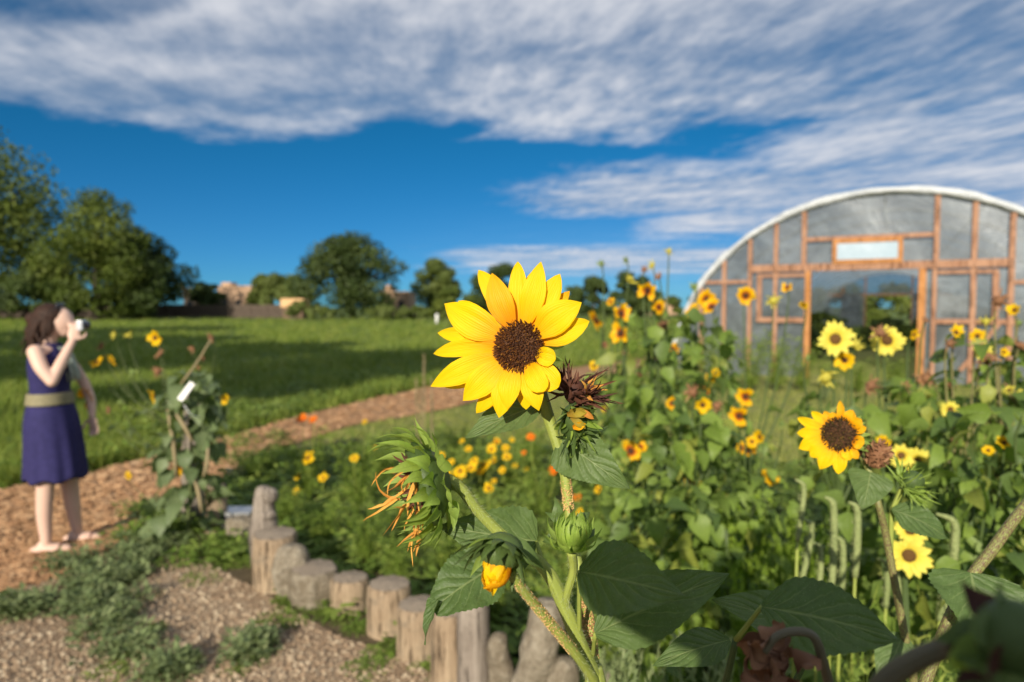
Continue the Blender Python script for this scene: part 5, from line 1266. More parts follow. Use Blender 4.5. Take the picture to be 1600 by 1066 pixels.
# ------------------------------------------------------------------ middle distance sunflowers
def corolla(kind, seed, s_=0):
    r2 = np.random.default_rng(seed); G = Geo(); n = {'o': 12, 'y': 12, 'l': 17}[kind]
    drp = (0.0, -0.1, 0.12, 0.5)[s_]
    for k in range(n):
        if drp > .3 and r2.random() < .22: continue
        a = 2 * math.pi * (k + 0.45 * r2.random()) / n; L = 0.78 + 0.34 * r2.random(); z1 = (r2.random() - 0.35) * 0.5 + drp * (.4 + .6 * r2.random())
        d = np.array([math.cos(a), math.sin(a), 0]); G.blade(d * 0.24, d * L + np.array([0, 0, z1]), 0.50 if n < 15 else 0.36, (0, 0, 1), PETB if kind == 'o' else PET, nu=2, nv=5, bow=0.08 * r2.random(), cup=0.2, twist=(r2.random() - .5) * .6, t=r2.random() * .6)
    return G.mesh('corolla_' + kind)
COR = {}
for kd, mt in (('o', M_petalo), ('y', M_petaly), ('l', M_petall), ('m', M_marig)):
    COR[kd] = []
    for s in range(4):
        me = corolla('y' if kd == 'm' else kd, s * 3 + 1 + ord(kd), s); me.materials.append(mt); COR[kd].append(me)
def disc_mesh(r, h, mat):
    G = Geo(); G.lathe([(r, -.06), (r * 1.02, .02), (r * .9, h * .7), (r * .5, h), (.001, h * .95)], seg=14)
    r2 = np.random.default_rng(3)
    for k in range(60):
        q = math.sqrt(r2.random()); a = r2.random() * 6.28; p = np.array([q * r * math.cos(a), q * r * math.sin(a), h * (1 - .4 * q * q)])
        G.add([p + (.02, 0, 0), p + (-.015, .02, 0), p + (-.015, -.02, 0), p + (math.cos(a) * .03 * q, math.sin(a) * .03 * q, .07)], [[0, 1, 3], [1, 2, 3], [2, 0, 3]])
    me = G.mesh('disc', smooth=True); me.materials.append(mat); return me
DISC = {'o': disc_mesh(.30, .16, M_discs), 'y': disc_mesh(.27, .14, M_discs), 'l': disc_mesh(.32, .14, M_discl), 'm': disc_mesh(.26, .16, M_marig)}
def ball_head(mats, n, L, w_, seed, rad=.55):
    r2 = np.random.default_rng(seed); G = Geo(); G.ball((0, 0, 0), (rad, rad, rad * .8), 10, 7)
    for k in range(n):
        a = 2 * math.pi * k / n; q = r2.random(); d = np.array([math.cos(a), math.sin(a), .3 + 1.2 * q]); b0 = np.array([math.cos(a) * rad * .8, math.sin(a) * rad * .8, -.1])
        G.strand(b0, d, L * (.6 + .7 * r2.random()), w_, r2.normal(size=3), 1.6 * r2.random(), n=4, nu=2, seed=k, t=r2.random())
    me = G.mesh('seed_head'); me.materials.append(mats); return me
BALL = {'d': [ball_head(M_deadb, 18, .9, .28, s) for s in (1, 2, 3)], 'b': [ball_head(M_budg, 14, .9, .3, s) for s in (4, 5)], 'by': [ball_head(M_budy, 14, .9, .3, s) for s in (6, 7)]}
def small_head(root, P_, size, kind, seed, face=None):
    if kind == 'l' and size > .06 and face is None: face = (-.25, -1, .12)
    r2 = random.Random(seed)
    f = Vector((-.28, -.85, .22)) + Vector([(r2.random() - .5) * 1.3 for _ in range(3)]) if face is None else Vector(face)
    M = Matrix.Translation(P_ - root.location) @ frame(f) @ Matrix.Rotation(r2.random() * 6.28, 4, 'Z') @ Matrix.Scale(size / 2, 4)
    if kind in COR:
        o = link('flower_head', COR[kind][r2.randrange(4 if face is None else 3)], None, root, M=M)
        link('disc', DISC[kind], None, o)
    else:
        o = link('seed_head' if kind == 'd' else 'bud', r2.choice(BALL[kind]), None, root, M=M)
    return f.normalized()
def mid_leaf_mesh(s, mat, stalk=.28, w_=.78, prof=HEART, nu=2, nv=6):
    G = Geo(); r2 = np.random.default_rng(s)
    G.blade((stalk, 0, 0), (stalk + 1, 0, -.12 - .2 * r2.random()), w_ * (.85 + .3 * r2.random()), (.1, 0, 1), prof, nu=nu, nv=nv, bow=.08, cup=.1, fold=.18, wave=.05, tipdrop=.1, seed=s)
    G.blade((0, 0, -.06), (stalk + .02, 0, 0), .05, (0, 0, 1), [(0, 1), (1, 1)], nu=1, nv=2, bow=.12, t=.5)
    me = G.mesh('leaf'); me.materials.append(mat); return me
M_leafy = leaf_mat('sunflower_leaf_yellowish', (0.17, 0.21, 0.03), (0.32, 0.35, 0.07), (0.30, 0.33, 0.13), fine=False, vs=0.3)
M_leafk = leaf_mat('sunflower_leaf_deep', (0.05, 0.095, 0.020), (0.12, 0.185, 0.04), (0.18, 0.24, 0.10), fine=False, vs=0.4)
LM = [mid_leaf_mesh(s, (M_leafm, M_leafm, M_leafk, M_leafm, M_leafy, M_leafm, M_leafk, M_leafm)[s], w_=(.78, .66, .72, .84, .6, .74, .8, .62)[s]) for s in range(8)]; LMP = [mid_leaf_mesh(s + 9, M_leafd) for s in range(4)]
def sunplant(label, base, depth_heads, nleaf, top_z, lsize, seed, group=None, rad=.26, z0=.1, leaves=None, smat=None, lean=(0, 0), cat='sunflower'):
    if leaves is None: lsize *= .86; nleaf = int(nleaf * 1.35)
    r2 = random.Random(seed); root = empty('sunflower_bush', (base[0], base[1], 0), label, cat, group)
    smat = smat or M_stemd; L_ = leaves or LM
    B = Vector((base[0], base[1], 0)); T = B + Vector((lean[0], lean[1], top_z * .8))
    G = Geo(); G.tube([(0, 0, -.02), ((T - B) * .5 + Vector((.03 * r2.uniform(-1, 1), .03, 0))), T - B], [.014, .011, .007], 8, 4)
    link('stem', G.mesh('stem'), smat, root)
    curves = [[B, (B + T) / 2, T]]
    for (P_, size, kind, sd) in depth_heads:
        f = small_head(root, P_, size, kind, sd)
        q = max(.25, min(.8, (P_.z - .45) / max(.3, T.z))); S_ = B + (T - B) * q
        mid = (S_ + P_) / 2 + Vector((P_.x - B.x, P_.y - B.y, 0)) * .22 + Vector((0, 0, -.03))
        G = Geo(); bk = P_ - f * size * .12
        k_ = .5 if smat is M_stemb else 1.0; G.tube([S_ - B, mid - B, bk - Vector((0, 0, .06)) - f * .02 - B, bk - B], [.007 * k_, .005 * k_, .0035 * k_, .0032 * k_], 6, 4)
        link('branch', G.mesh('branch'), smat, root); curves.append([S_, mid, P_ - Vector((0, 0, .06))])
    for k in range(nleaf):
        if k % 3 and len(curves) > 1 and k < nleaf * .35:
            c = r2.choice(curves[1:]); t = r2.random() * .85; p = c[0] * (1 - t) ** 2 + c[1] * 2 * t * (1 - t) + c[2] * t * t; s_ = lsize * r2.uniform(.4, .75) * (1 - .4 * t)
            if p.z > top_z + .02 and r2.random() < .6: continue
        else:
            z = z0 + (top_z - z0) * (1 - (1 - r2.random()) ** 1.25); rr = rad * (1.05 - .45 * (z / top_z)) * math.sqrt(r2.random()); a = r2.random() * 6.28
            p = B + (T - B) * (z / T.z) + Vector((rr * math.cos(a), rr * math.sin(a), 0)); p.z = z; s_ = lsize * r2.uniform(.6, 1.2)
        q = p - B - (T - B) * (p.z / T.z); yaw = math.atan2(q.y, q.x) + r2.gauss(0, .7)
        # leaves turn their faces toward the light
        M = Matrix.Translation(p - B) @ Matrix.Rotation(yaw, 4, 'Z') @ Matrix.Rotation(R(r2.uniform(-15, 78)), 4, 'Y') @ Matrix.Rotation(r2.gauss(0, .6), 4, 'X') @ Matrix.Scale(s_, 4)
        link('leaf', r2.choice(L_), None, root, M=M)
    return root

def heads_at(lst, d): return [(at(px, py, d + random.uniform(-.08, .08)), s_ / F * d, k, int(px * 3 + py)) for (px, py, s_, k) in lst]
# left plant by the rough post
d = 4.7
sunplant('tall thin sunflower with pale drying stems and small yellow flowers wrapped round the rough post', (horiz(282, d).x, d), heads_at([(140, 618, 38, 'o'), (152, 567, 24, 'y'), (176, 563, 25, 'y'), (243, 528, 27, 'y'), (250, 553, 17, 'd'), (247, 580, 20, 'd'), (158, 541, 14, 'd'), (178, 524, 13, 'by'), (200, 524, 13, 'by'), (330, 528, 17, 'd'), (300, 545, 13, 'd'), (285, 727, 33, 'o'), (200, 744, 15, 'y'), (240, 620, 27, 'y'), (352, 624, 19, 'y'), (207, 582, 16, 'b'), (318, 560, 10, 'd'), (310, 575, 10, 'd'), (170, 640, 13, 'd'), (188, 628, 10, 'b')], d),
         230, 1.16, .14, 5, rad=.21, leaves=LMP, smat=M_stemb, lean=(.05, 0))
for k_, (a_, b__) in enumerate([((262, 640), (275, 745)), ((300, 735), (315, 800)), ((325, 700), (318, 745)), ((283, 600), (330, 530)), ((270, 640), (300, 690))]):
    pa, pb_ = at(*a_, 4.58), at(*b__, 4.58); G = Geo(); G.tube([(0, 0, 0), (pb_ - pa) * .5 + Vector((.01, 0, 0)), pb_ - pa], [.009, .015, .008] if k_ != 3 else [.008, .007, .005], 8, 3)
    o = link('dry_stem', G.mesh('dry_stem'), M_stemdry, None, pa); tag(o, 'pale dry stem tangled in the left sunflower, ' + ['upper left piece', 'lowest piece', 'right piece by the flower', 'thin one reaching to the seed heads', 'middle piece'][k_], 'dry stem', 'pale dry stems in the left sunflower')
# centre drift
centre = [ # label, px, depth, top py, nleaf, lsize, heads
    ('sunflower bush with several high buds against the sky, leftmost of the central drift', 962, 3.7, 560, 80, .115, [(940, 412, 15, 'b'), (978, 406, 13, 'b'), (985, 437, 25, 'by'), (954, 472, 16, 'o'), (932, 500, 35, 'o'), (970, 490, 32, 'o'), (971, 521, 37, 'o'), (945, 538, 14, 'd'), (928, 572, 18, 'y'), (976, 552, 14, 'd')]),
    ('sunflower bush with the highest buds of the central drift, touching the cloud', 1030, 3.4, 478, 130, .115, [(1045, 393, 14, 'by'), (1019, 415, 16, 'by'), (1007, 421, 13, 'd'), (1029, 433, 15, 'd'), (1012, 454, 31, 'o'), (1030, 480, 25, 'o'), (1037, 508, 21, 'd'), (1049, 545, 32, 'o'), (1028, 470, 14, 'b')]),
    ('sunflower bush crossing the left end of the greenhouse with a clump of orange yellow flowers', 1100, 3.7, 500, 120, .115, [(1085, 448, 17, 'b'), (1104, 468, 33, 'o'), (1082, 487, 29, 'o'), (1112, 480, 29, 'o'), (1110, 590, 24, 'y'), (1100, 603, 22, 'o'), (1118, 583, 18, 'y'), (1105, 615, 10, 'm')]),
    ('thin flower stalks in front of the greenhouse door post', 1175, 3.9, 640, 36, .10, [(1165, 462, 31, 'o'), (1208, 470, 24, 'by'), (1230, 450, 18, 'o'), (1256, 477, 17, 'y')]),
    ('dense low sunflower bush below the central drift with one orange flower in the middle', 1075, 3.0, 640, 150, .115, [(1081, 758, 37, 'o'), (1050, 630, 22, 'o'), (1098, 633, 29, 'y'), (1120, 634, 22, 'd'), (1082, 613, 26, 'd'), (1083, 719, 14, 'd'), (1062, 620, 16, 'b'), (1124, 648, 14, 'b')]),
    ('sunflower bush with overlapping yellow flowers just right of the main stem', 1000, 3.0, 620, 120, .11, [(985, 705, 36, 'o'), (970, 716, 28, 'o'), (1027, 721, 19, 'b'), (1000, 700, 24, 'o')]),
    ('sunflower bush with orange flowers against the lawn, rightmost of the central drift', 1170, 3.3, 720, 90, .11, [(1165, 620, 30, 'o'), (1155, 650, 32, 'o'), (1187, 683, 24, 'y'), (1175, 690, 22, 'y'), (1170, 706, 32, 'o'), (1158, 700, 20, 'o'), (1205, 747, 28, 'o'), (1221, 662, 14, 'b'), (1196, 742, 18, 'y')]),
    ('leafy bush without flowers under the central drift, behind the dark leaves', 1040, 2.5, 760, 110, .105, [(1190, 780, 10, 'b')] if False else []),
    ('leafy bush in the back of the central drift hiding the wood chip path', 985, 4.4, 590, 90, .115, [(1000, 585, 16, 'd'), (946, 640, 14, 'y')]),
    ('leafy bush behind the clump of orange yellow flowers near the greenhouse corner', 1060, 4.6, 520, 90, .12, [(1137, 560, 12, 'd'), (1092, 540, 16, 'd')]),
    ('small leafy bush right of the one orange flower', 1140, 2.7, 760, 80, .10, []),
]
for i, (lab, px, d, tp, nl, ls, hd) in enumerate(centre):
    sunplant(lab, (horiz(px, d).x, d), heads_at(hd, d), nl, H - (tp - 480) / F * d, ls, 100 + i, 'sunflower bushes in the central drift', rad=.30 if nl > 60 else .14)
right = [
    ('lemon sunflower plant before the greenhouse doorway with the leftmost wide pale flower', 1318, 2.6, 612, 70, .11, [(1305, 530, 55, 'l'), (1338, 538, 24, 'by'), (1320, 563, 34, 'y'), (1290, 590, 34, 'by'), (1360, 603, 30, 'd'), (1262, 560, 12, 'b')]),
    ('lemon sunflower plant in front of the greenhouse doorway with a brown centred flower', 1395, 2.7, 600, 90, .11, [(1386, 532, 53, 'l'), (1375, 520, 28, 'd'), (1428, 523, 20, 'y'), (1448, 592, 28, 'd'), (1415, 603, 16, 'd'), (1450, 623, 15, 'l'), (1446, 500, 14, 'd')]),
    ('branching sunflower plant before the right door post with small yellow flowers', 1500, 2.5, 600, 110, .115, [(1494, 520, 26, 'y'), (1484, 537, 20, 'd'), (1527, 525, 25, 'y'), (1535, 550, 30, 'l'), (1543, 560, 33, 'd'), (1487, 600, 16, 'd'), (1485, 640, 30, 'l'), (1505, 655, 16, 'd')]),
    ('tall branching sunflower plant at the right edge with brown seed heads', 1575, 2.5, 520, 120, .115, [(1568, 551, 16, 'y'), (1540, 502, 20, 'by'), (1585, 485, 22, 'y'), (1560, 470, 30, 'd'), (1595, 540, 24, 'd'), (1577, 610, 20, 'l'), (1593, 618, 18, 'l'), (1592, 505, 14, 'b')]),
    ('sunflower bush behind the raggedy amber flower with a pair of lemon flowers', 1420, 2.15, 770, 50, .10, [(1432, 722, 46, 'l'), (1408, 712, 38, 'l'), (1380, 690, 22, 'y')]),
    ('lemon sunflower plant with two pale flowers one above the other', 1440, 1.6, 930, 10, .08, [(1422, 828, 52, 'l'), (1420, 868, 66, 'l')]),
    ('leafy sunflower plant with tiny yellow flowers right of the curling bud', 1530, 2.0, 640, 110, .12, [(1569, 692, 24, 'y'), (1544, 704, 18, 'y'), (1478, 675, 22, 'b'), (1490, 690, 14, 'd')]),
    ('leafy sunflower plant filling the right edge below the brown seed heads', 1610, 1.9, 640, 110, .12, [(1600, 650, 14, 'b')]),
    ('leafy bush behind the slanting purple stem', 1520, 2.4, 760, 90, .12, []),
    ('leafy bush low behind the heart shaped leaf', 1580, 1.6, 830, 70, .11, []),
    ('leafy bush between the lawn and the lemon flowers', 1350, 3.0, 700, 90, .12, [(1342, 928, 28, 'y')][:0]),
    ('leafy bush in the back row right of the greenhouse door', 1460, 3.3, 590, 90, .13, [(1520, 580, 14, 'd')]),
    ('leafy bush in the back row at the right edge', 1590, 3.2, 560, 90, .13, []),
]
for i, (lab, px, d, tp, nl, ls, hd) in enumerate(right):
    sunplant(lab, (horiz(px, d).x, d), heads_at(hd, d), nl, H - (tp - 480) / F * d, ls, 300 + i, 'sunflower bushes in the right hand bed', rad=.28, smat=M_stemr if i in (2, 3) else None)

# pale green seed spikes
spk = [((1255, 757), (1246, 845), 9), ((1268, 819), (1253, 906), 10), ((1301, 784), (1299, 928), 12), ((1281, 854), (1279, 924), 9), ((1315, 845), (1314, 937), 11), ((1338, 792), (1336, 902), 12), ((1490, 815), (1489, 884), 13), ((1477, 922), (1468, 970), 12), ((1384, 880), (1384, 950), 9), ((1399, 890), (1404, 945), 9)]
wordsp = ['leftmost and thinnest', 'left slanting', 'tallest straight', 'short one left of the tall', 'short one right of the tall', 'right straight', 'hooked one beside the lemon flowers', 'lowest one by the purple stem', 'left one below the lemon flowers', 'right one below the lemon flowers']
M_spike = plain('seed_spike', (0.20, 0.25, 0.09), .8, 120, c2=(0.36, 0.40, 0.17), bstr=.9, bdist=.004, trans=.1)
for k, ((ax, ay), (bx, by), wd) in enumerate(spk):
    d = 1.72; t_ = at(ax, ay, d); b_ = at(bx, by, d); root = empty('seed_spike', (b_.x, b_.y, 0), 'pale green upright seed spike in the right bed, ' + wordsp[k], 'seed spike', 'pale green seed spikes')
    r0 = wd / 2 / F * d; rl = root.location; hook = Vector((-.02 if k != 6 else -.045, 0, .012 if k != 6 else .02))
    G = Geo(); G.tube([b_ - rl, (t_ + b_) / 2 - rl + Vector((.004, 0, 0)), t_ - rl, t_ + hook - rl], [r0 * .8, r0, r0 * .85, r0 * .3], 8, 4)
    for j in range(120):
        q = random.random(); p = np.array(b_ - rl) * (1 - q) + np.array(t_ - rl) * q; a = random.random() * 6.28; dd = np.array([math.cos(a), math.sin(a), .5]); p = p + dd * r0 * .8; s2 = np.array([-math.sin(a), math.cos(a), 0]) * .003
        G.add([p - s2, p + s2, p + dd * .006], [[0, 1, 2]], [(0, 0, random.random())] * 3)
    link('spike', G.mesh('spike'), M_spike, root)
    G = Geo(); G.tube([(0, 0, -.02), (0, .01, (b_.z) * .5), b_ - rl], [.005, .0045, .004], 6, 3); link('stalk', G.mesh('stalk'), M_stem, root)
    for j in range(5):
        M = Matrix.Translation((0, 0, b_.z * (.35 + .12 * j))) @ Matrix.Rotation(j * 2.4, 4, 'Z') @ Matrix.Rotation(R(-20), 4, 'Y') @ Matrix.Scale(.07, 4); link('leaf', LM[j % 8], None, root, M=M)

# ------------------------------------------------------------------ feathery flowering plants
def feather_mesh(seed, mat, n=420, droop=.2, lw=.012, ll=.10):
    r2 = np.random.default_rng(seed); V = []; At = []; Fc = []
    ns = 16
    for s_ in range(ns):
        a = r2.random() * 6.28; sp = .10 + .30 * r2.random(); top = np.array([math.cos(a) * sp, math.sin(a) * sp, .7 + .3 * r2.random()])
        sd = np.array([-math.sin(a), math.cos(a), 0]) * .006; i0 = len(V)
        V += [-sd * 1.2, sd * 1.2, top * np.array([.4, .4, .55]) + sd, top * np.array([.4, .4, .55]) - sd, top]; At += [(0, .5, .3)] * 5; Fc += [[i0, i0 + 1, i0 + 2, i0 + 3], [i0 + 3, i0 + 2, i0 + 4, i0 + 4]]
        m_ = n // ns
        for k in range(m_):
            q = .12 + .88 * (k + r2.random()) / m_; p = np.array([0, 0, 0]) * (1 - q) ** 2 + top * np.array([.4, .4, .55]) * 2 * q * (1 - q) + top * q * q
            d = nrm(np.array([r2.normal(), r2.normal(), .35 + .5 * r2.random() - droop])); L = ll * (.6 + .9 * r2.random()) * (1.25 - .5 * q); s2 = nrm(np.cross(d, r2.normal(size=3))) * lw * (.5 + r2.random() * .8)
            for (o1, f_) in ((0, 1), (.35, .6), (.35, -.6)):
                pp = p + d * L * o1; dd = nrm(d + s2 / lw * f_ * (o1 > 0)); i0 = len(V); LL = L * (1 - o1 * .6)
                V += [pp, pp + dd * LL * .5 + s2 * .5, pp + dd * LL, pp + dd * LL * .5 - s2 * .5]; t = r2.random(); At += [(0, .5, t)] * 4; Fc.append([i0, i0 + 1, i0 + 2, i0 + 3])
    V = np.array(V); tri = np.array([f[:3] if False else f for f in Fc])
    q4 = np.array([f for f in Fc if f[2] != f[3]]); q3 = np.array([f[:3] for f in Fc if f[2] == f[3]])
    me = np_mesh('foliage', V, [q4, q3], At, False); me.materials.append(mat); return me
FM = [feather_mesh(s, M_fern) for s in range(5)]; FMB = [feather_mesh(s + 20, M_fernb, 420, .1, .02, .11) for s in range(3)]; FMG = [feather_mesh(s + 40, M_weedg, 480, .2, .02, .09) for s in range(2)]
def feather(label, px, dist, top_py, wpx, seed, kinds, flowers=(), group='feathery flowering plants in the bed', ms=None, cat='flowering plant'):
    r2 = random.Random(seed); g = horiz(px, dist); hh = H - (top_py - 480) / F * dist; wd = wpx / F * dist
    root = empty('feathery_plant', g, label, cat, group)
    o = link('foliage', r2.choice(ms or FM), None, root, M=Matrix.Rotation(r2.random() * 6.28, 4, 'Z') @ Matrix.Diagonal((wd / .8, wd / .8, hh, 1)))
    o['kind'] = 'stuff'
    for (fx, fy, s_, k) in flowers:
        P_ = at(fx, fy, dist + r2.uniform(-.25, .1)); f = small_head(root, P_, s_ / F * dist, k, int(fx + fy * 2), Vector((-.3 + r2.uniform(-.3, .3), -.6, .6)))
        G = Geo(); G.tube([(P_.x * .35 + g.x * .65 - g.x, P_.y * .35 + g.y * .65 - g.y, hh * .3), P_ - g - Vector((0, 0, .1)), P_ - g - f * .008], [.004, .003, .0025], 5, 3); link('stem', G.mesh('stem'), M_stem, root)
fl = [
    ('feathery plant with one small yellow flower left of the hanging seed head, far', 480, 5.6, 664, 120, [(482, 716, 26, 'y'), (465, 745, 15, 'y'), (473, 655, 22, 'm'), (490, 656, 16, 'm')]),
    ('feathery plant with a tiny yellow flower straight left of the hanging seed head', 556, 5.2, 668, 120, [(553, 716, 16, 'y'), (505, 747, 18, 'y'), (463, 768, 14, 'y'), (570, 660, 10, 'y')]),
    ('feathery plant right behind the knobbly log', 440, 5.0, 760, 100, []),
    ('feathery plant above the weathered grey stump', 500, 4.5, 770, 130, []),
    ('feathery plant behind the short cut log with reddish rim', 570, 4.2, 770, 130, []),
    ('feathery plant behind the hanging seed head', 640, 4.6, 740, 130, []),
    ('feathery plant behind the drooping lower leaf', 690, 4.0, 800, 130, []),
    ('feathery plant with orange marigold like flowers left of the main stem', 850, 5.0, 690, 120, [(865, 735, 20, 'm'), (830, 683, 16, 'm'), (901, 776, 18, 'm'), (935, 765, 16, 'y'), (875, 700, 10, 'm')]),
    ('feathery plant behind the half open bud', 790, 4.2, 770, 130, [(763, 762, 18, 'y')]),
    ('feathery plant right of the main stem', 930, 4.4, 760, 120, [(906, 800, 14, 'y'), (950, 742, 12, 'y')]),
    ('yellow flowering plant, left part of the golden patch', 712, 5.8, 690, 90, [(697, 741, 17, 'y'), (719, 736, 24, 'y'), (736, 731, 18, 'y'), (672, 728, 13, 'y'), (705, 722, 12, 'y'), (684, 746, 12, 'y'), (662, 712, 10, 'y'), (690, 712, 13, 'y')]),
    ('yellow flowering plant, middle of the golden patch', 752, 5.9, 684, 90, [(741, 720, 16, 'y'), (757, 726, 20, 'y'), (771, 720, 16, 'y'), (750, 737, 14, 'y'), (768, 702, 17, 'y'), (732, 702, 12, 'y'), (785, 735, 13, 'y'), (772, 752, 10, 'y'), (722, 690, 10, 'y')]),
    ('yellow flowering plant, right part of the golden patch', 795, 6.0, 690, 90, [(792, 714, 16, 'y'), (805, 727, 11, 'y'), (776, 690, 13, 'o'), (790, 700, 14, 'y'), (818, 708, 10, 'm'), (822, 735, 10, 'y'), (800, 688, 9, 'y')]),
    ('feathery plant at the foot of the golden patch', 740, 5.0, 770, 140, [(766, 765, 16, 'y')]),
    ('dark feathery plant left of the knobbly log by the path', 385, 6.2, 700, 100, []),
    ('dark feathery plant at the corner of the bed by the path', 420, 6.6, 690, 110, []),
    ('feathery plant at the back edge of the bed near the path', 640, 7.2, 660, 120, []),
    ('feathery plant at the back edge of the bed below the wood chips', 720, 7.4, 655, 110, [(640, 690, 10, 'y')]),
    ('feathery plant in the shade under the big yellow flower', 830, 6.6, 655, 120, []),
    ('feathery plant behind the flower stem, back row', 905, 6.2, 650, 110, []),
    ('feathery plant in the middle row left of the seed head', 600, 6.2, 690, 120, [(585, 700, 10, 'y')]),
    ('feathery plant low behind the two cut logs', 620, 3.8, 830, 110, []),
    ('feathery plant low behind the leaning grey log', 770, 3.4, 850, 130, []),
    ('feathery plant low behind the lichen covered log', 870, 3.1, 850, 130, []),
    ('feathery plant low under the dark leaves', 960, 2.9, 860, 130, []),
]
for i, (lab, px, d, tp, wp, fw) in enumerate(fl): feather(lab, px, d, tp, wp, 500 + i, None, fw)
for i, (lab, px, d, tp, wp) in enumerate([('bright lime green feathery plant, left one under the central drift', 1115, 2.9, 790, 90), ('bright lime green feathery plant, middle one under the central drift', 1165, 3.0, 770, 100), ('bright lime green feathery plant, right one beside the seed spikes', 1220, 2.9, 800, 100), ('lime green feathery plant just above the dark leaf tip', 1180, 2.4, 870, 110), ('lime green feathery plant behind the seed spikes', 1290, 2.6, 820, 110), ('pale feathery plant by the leaf tip, left', 1060, 2.5, 880, 100)]):
    feather(lab, px, d, tp, wp, 600 + i, None, (), 'lime green feathery plants', FMB)
for i, (lab, px, d, tp, wp) in enumerate([('grey green feathery plant under the large dark leaves, left', 1010, 1.5, 985, 150), ('grey green feathery plant under the large dark leaves, middle', 1090, 1.6, 965, 150), ('grey green feathery plant at the bottom edge by the brown leaves', 1180, 1.5, 1000, 150), ('grey green feathery plant at the bottom by the sunflower stems', 950, 1.8, 990, 110), ('grey green feathery plant at the bottom below the lemon flowers', 1380, 1.6, 950, 150), ('grey green feathery plant at the bottom below the heart shaped leaf', 1520, 1.5, 960, 160), ('grey green feathery plant right of the middle bottom', 1290, 1.8, 930, 150)]):
    feather(lab, px, d, tp, wp, 700 + i, None, (), 'grey green feathery plants near the bottom edge', FMG if i < 4 else FM)
# tall weeds at the foot of the greenhouse wall
for i, (px, d, tp, wp) in enumerate([(1130, 12.5, 520, 80), (1175, 12.8, 515, 90), (1215, 13, 520, 90), (1255, 13.0, 535, 80), (1300, 13.0, 552, 70), (1090, 12.8, 525, 70), (1345, 12.8, 560, 70), (1400, 12.6, 556, 70)]):
    feather('tall dark weeds at the foot of the greenhouse wall, ' + ['below its left panel', 'left of the door', 'at the door post', 'just inside the doorway edge', 'low at the threshold left', 'by the arch foot', 'low at the threshold middle', 'low at the threshold right'][i], px, d, tp, wp, 800 + i, None, (), 'weeds along the greenhouse', FM, 'weed')
# bushy growth hiding the base of the arch and lawn edge
for i, (px, d, tp, wp) in enumerate([(1010, 8, 545, 90), (1060, 9, 535, 80), (950, 9, 575, 70), (1292, 11.5, 575, 34)]):
    feather('leafy growth beyond the drift, ' + ['behind its middle', 'before the arch foot', 'at the wood chip path', 'brownish clump at the far lawn edge'][i], px, d, tp, wp, 850 + i, None, (), 'leafy growth beyond the central drift', FMG if i > 2 else FM, 'weed')
# dry yellow grass stalks in front of the path
for i, (px, py, tp, d) in enumerate([(660, 700, 555, 6.6), (648, 705, 590, 6.5), (672, 700, 600, 6.7), (655, 710, 610, 6.4)]):
    g = horiz(px, d); hh = H - (tp - 480) / F * d; G = Geo(); r2 = random.Random(i)
    G.tube([(0, 0, 0), (.02, 0, hh * .6), (.01, 0, hh)], [.006, .005, .003], 5, 3)
    for k in range(40):
        z = hh * (.45 + .55 * r2.random()); a = r2.random() * 6.28; p = np.array([.01, 0, z]); dd = np.array([math.cos(a) * .3, math.sin(a) * .3, 1]); s2 = np.array([-math.sin(a), math.cos(a), 0]) * .006
        G.add([p - s2, p + s2, p + dd * .09], [[0, 1, 2]], [(0, 0, r2.random())] * 3)
    o = link('grass_stalk', G.mesh('grass_stalk'), M_stemdry, None, g); tag(o, 'dry yellow grass stalk before the wood chip path, ' + ['tallest', 'left one', 'right one', 'shortest'][i], 'grass stalk', 'dry grass stalks')
# big leafy weeds around the left plant foot and along the bed
patch_weeds('tall_bed_weeds', [(250, 800, .28), (285, 830, .3), (240, 840, .25), (330, 870, .25), (400, 720, .4), (370, 760, .35), (380, 690, .5)], 34, M_weed, 'darker leafy weeds round the foot of the left sunflower', .16, 1.3)
patch_weeds('pale_bed_weeds', [(255, 820, .2), (270, 790, .2), (245, 860, .2)], 26, M_weedg, 'pale green broad leafed weeds at the foot of the left sunflower', .15, 1.2)

# ------------------------------------------------------------------ people
def skin_material(name, c, c2):
    m, b = new_mat(name); tco = b.n('TexCoord'); n = b.noise(tco.outputs['Object'], 12, 3)
    finish(b, b.mix(n, c, c2), .5, spec=.35); return m
M_skin = skin_material('skin', (0.62, 0.40, 0.31), (0.72, 0.50, 0.40))
M_dress = plain('navy_dress', (0.020, 0.018, 0.085), .85, 30, c2=(0.034, 0.030, 0.13), bstr=.2, bdist=.002)
M_belt = plain('olive_belt', (0.20, 0.18, 0.10), .7, 40, c2=(0.30, 0.27, 0.17), bstr=.4, bdist=.002)
M_hairb = plain('brown_hair', (0.016, 0.007, 0.004), .7, 90, c2=(0.085, 0.034, 0.017), bstr=.7, bdist=.006, stretch=(1, 1, .15))
M_sandal = plain('sandal', (0.16, 0.07, 0.06), .6)
M_scarf = plain('pale_scarf', (0.35, 0.42, 0.36), .8, 60, c2=(0.6, 0.62, 0.58))
M_camb = plain('silver_camera', (0.55, 0.57, 0.62), .3, c2=(0.7, 0.72, 0.76), metal=.3)
M_lens = plain('dark_lens', (0.02, 0.02, 0.025), .15, spec=.8)
def remesh(o, v=.008, sm=4):
    m = o.modifiers.new('remesh', 'REMESH'); m.mode = 'VOXEL'; m.voxel_size = v; m.use_smooth_shade = True
    if sm: s = o.modifiers.new('smooth', 'SMOOTH'); s.iterations = sm; s.factor = .5
def limb(G, pts, rad, seg=14, sm=5):
    G.tube([np.array(p, float) for p in pts], rad, seg, sm); G.ball(pts[0], rad[0], 14, 9); G.ball(pts[-1], rad[-1], 14, 9)
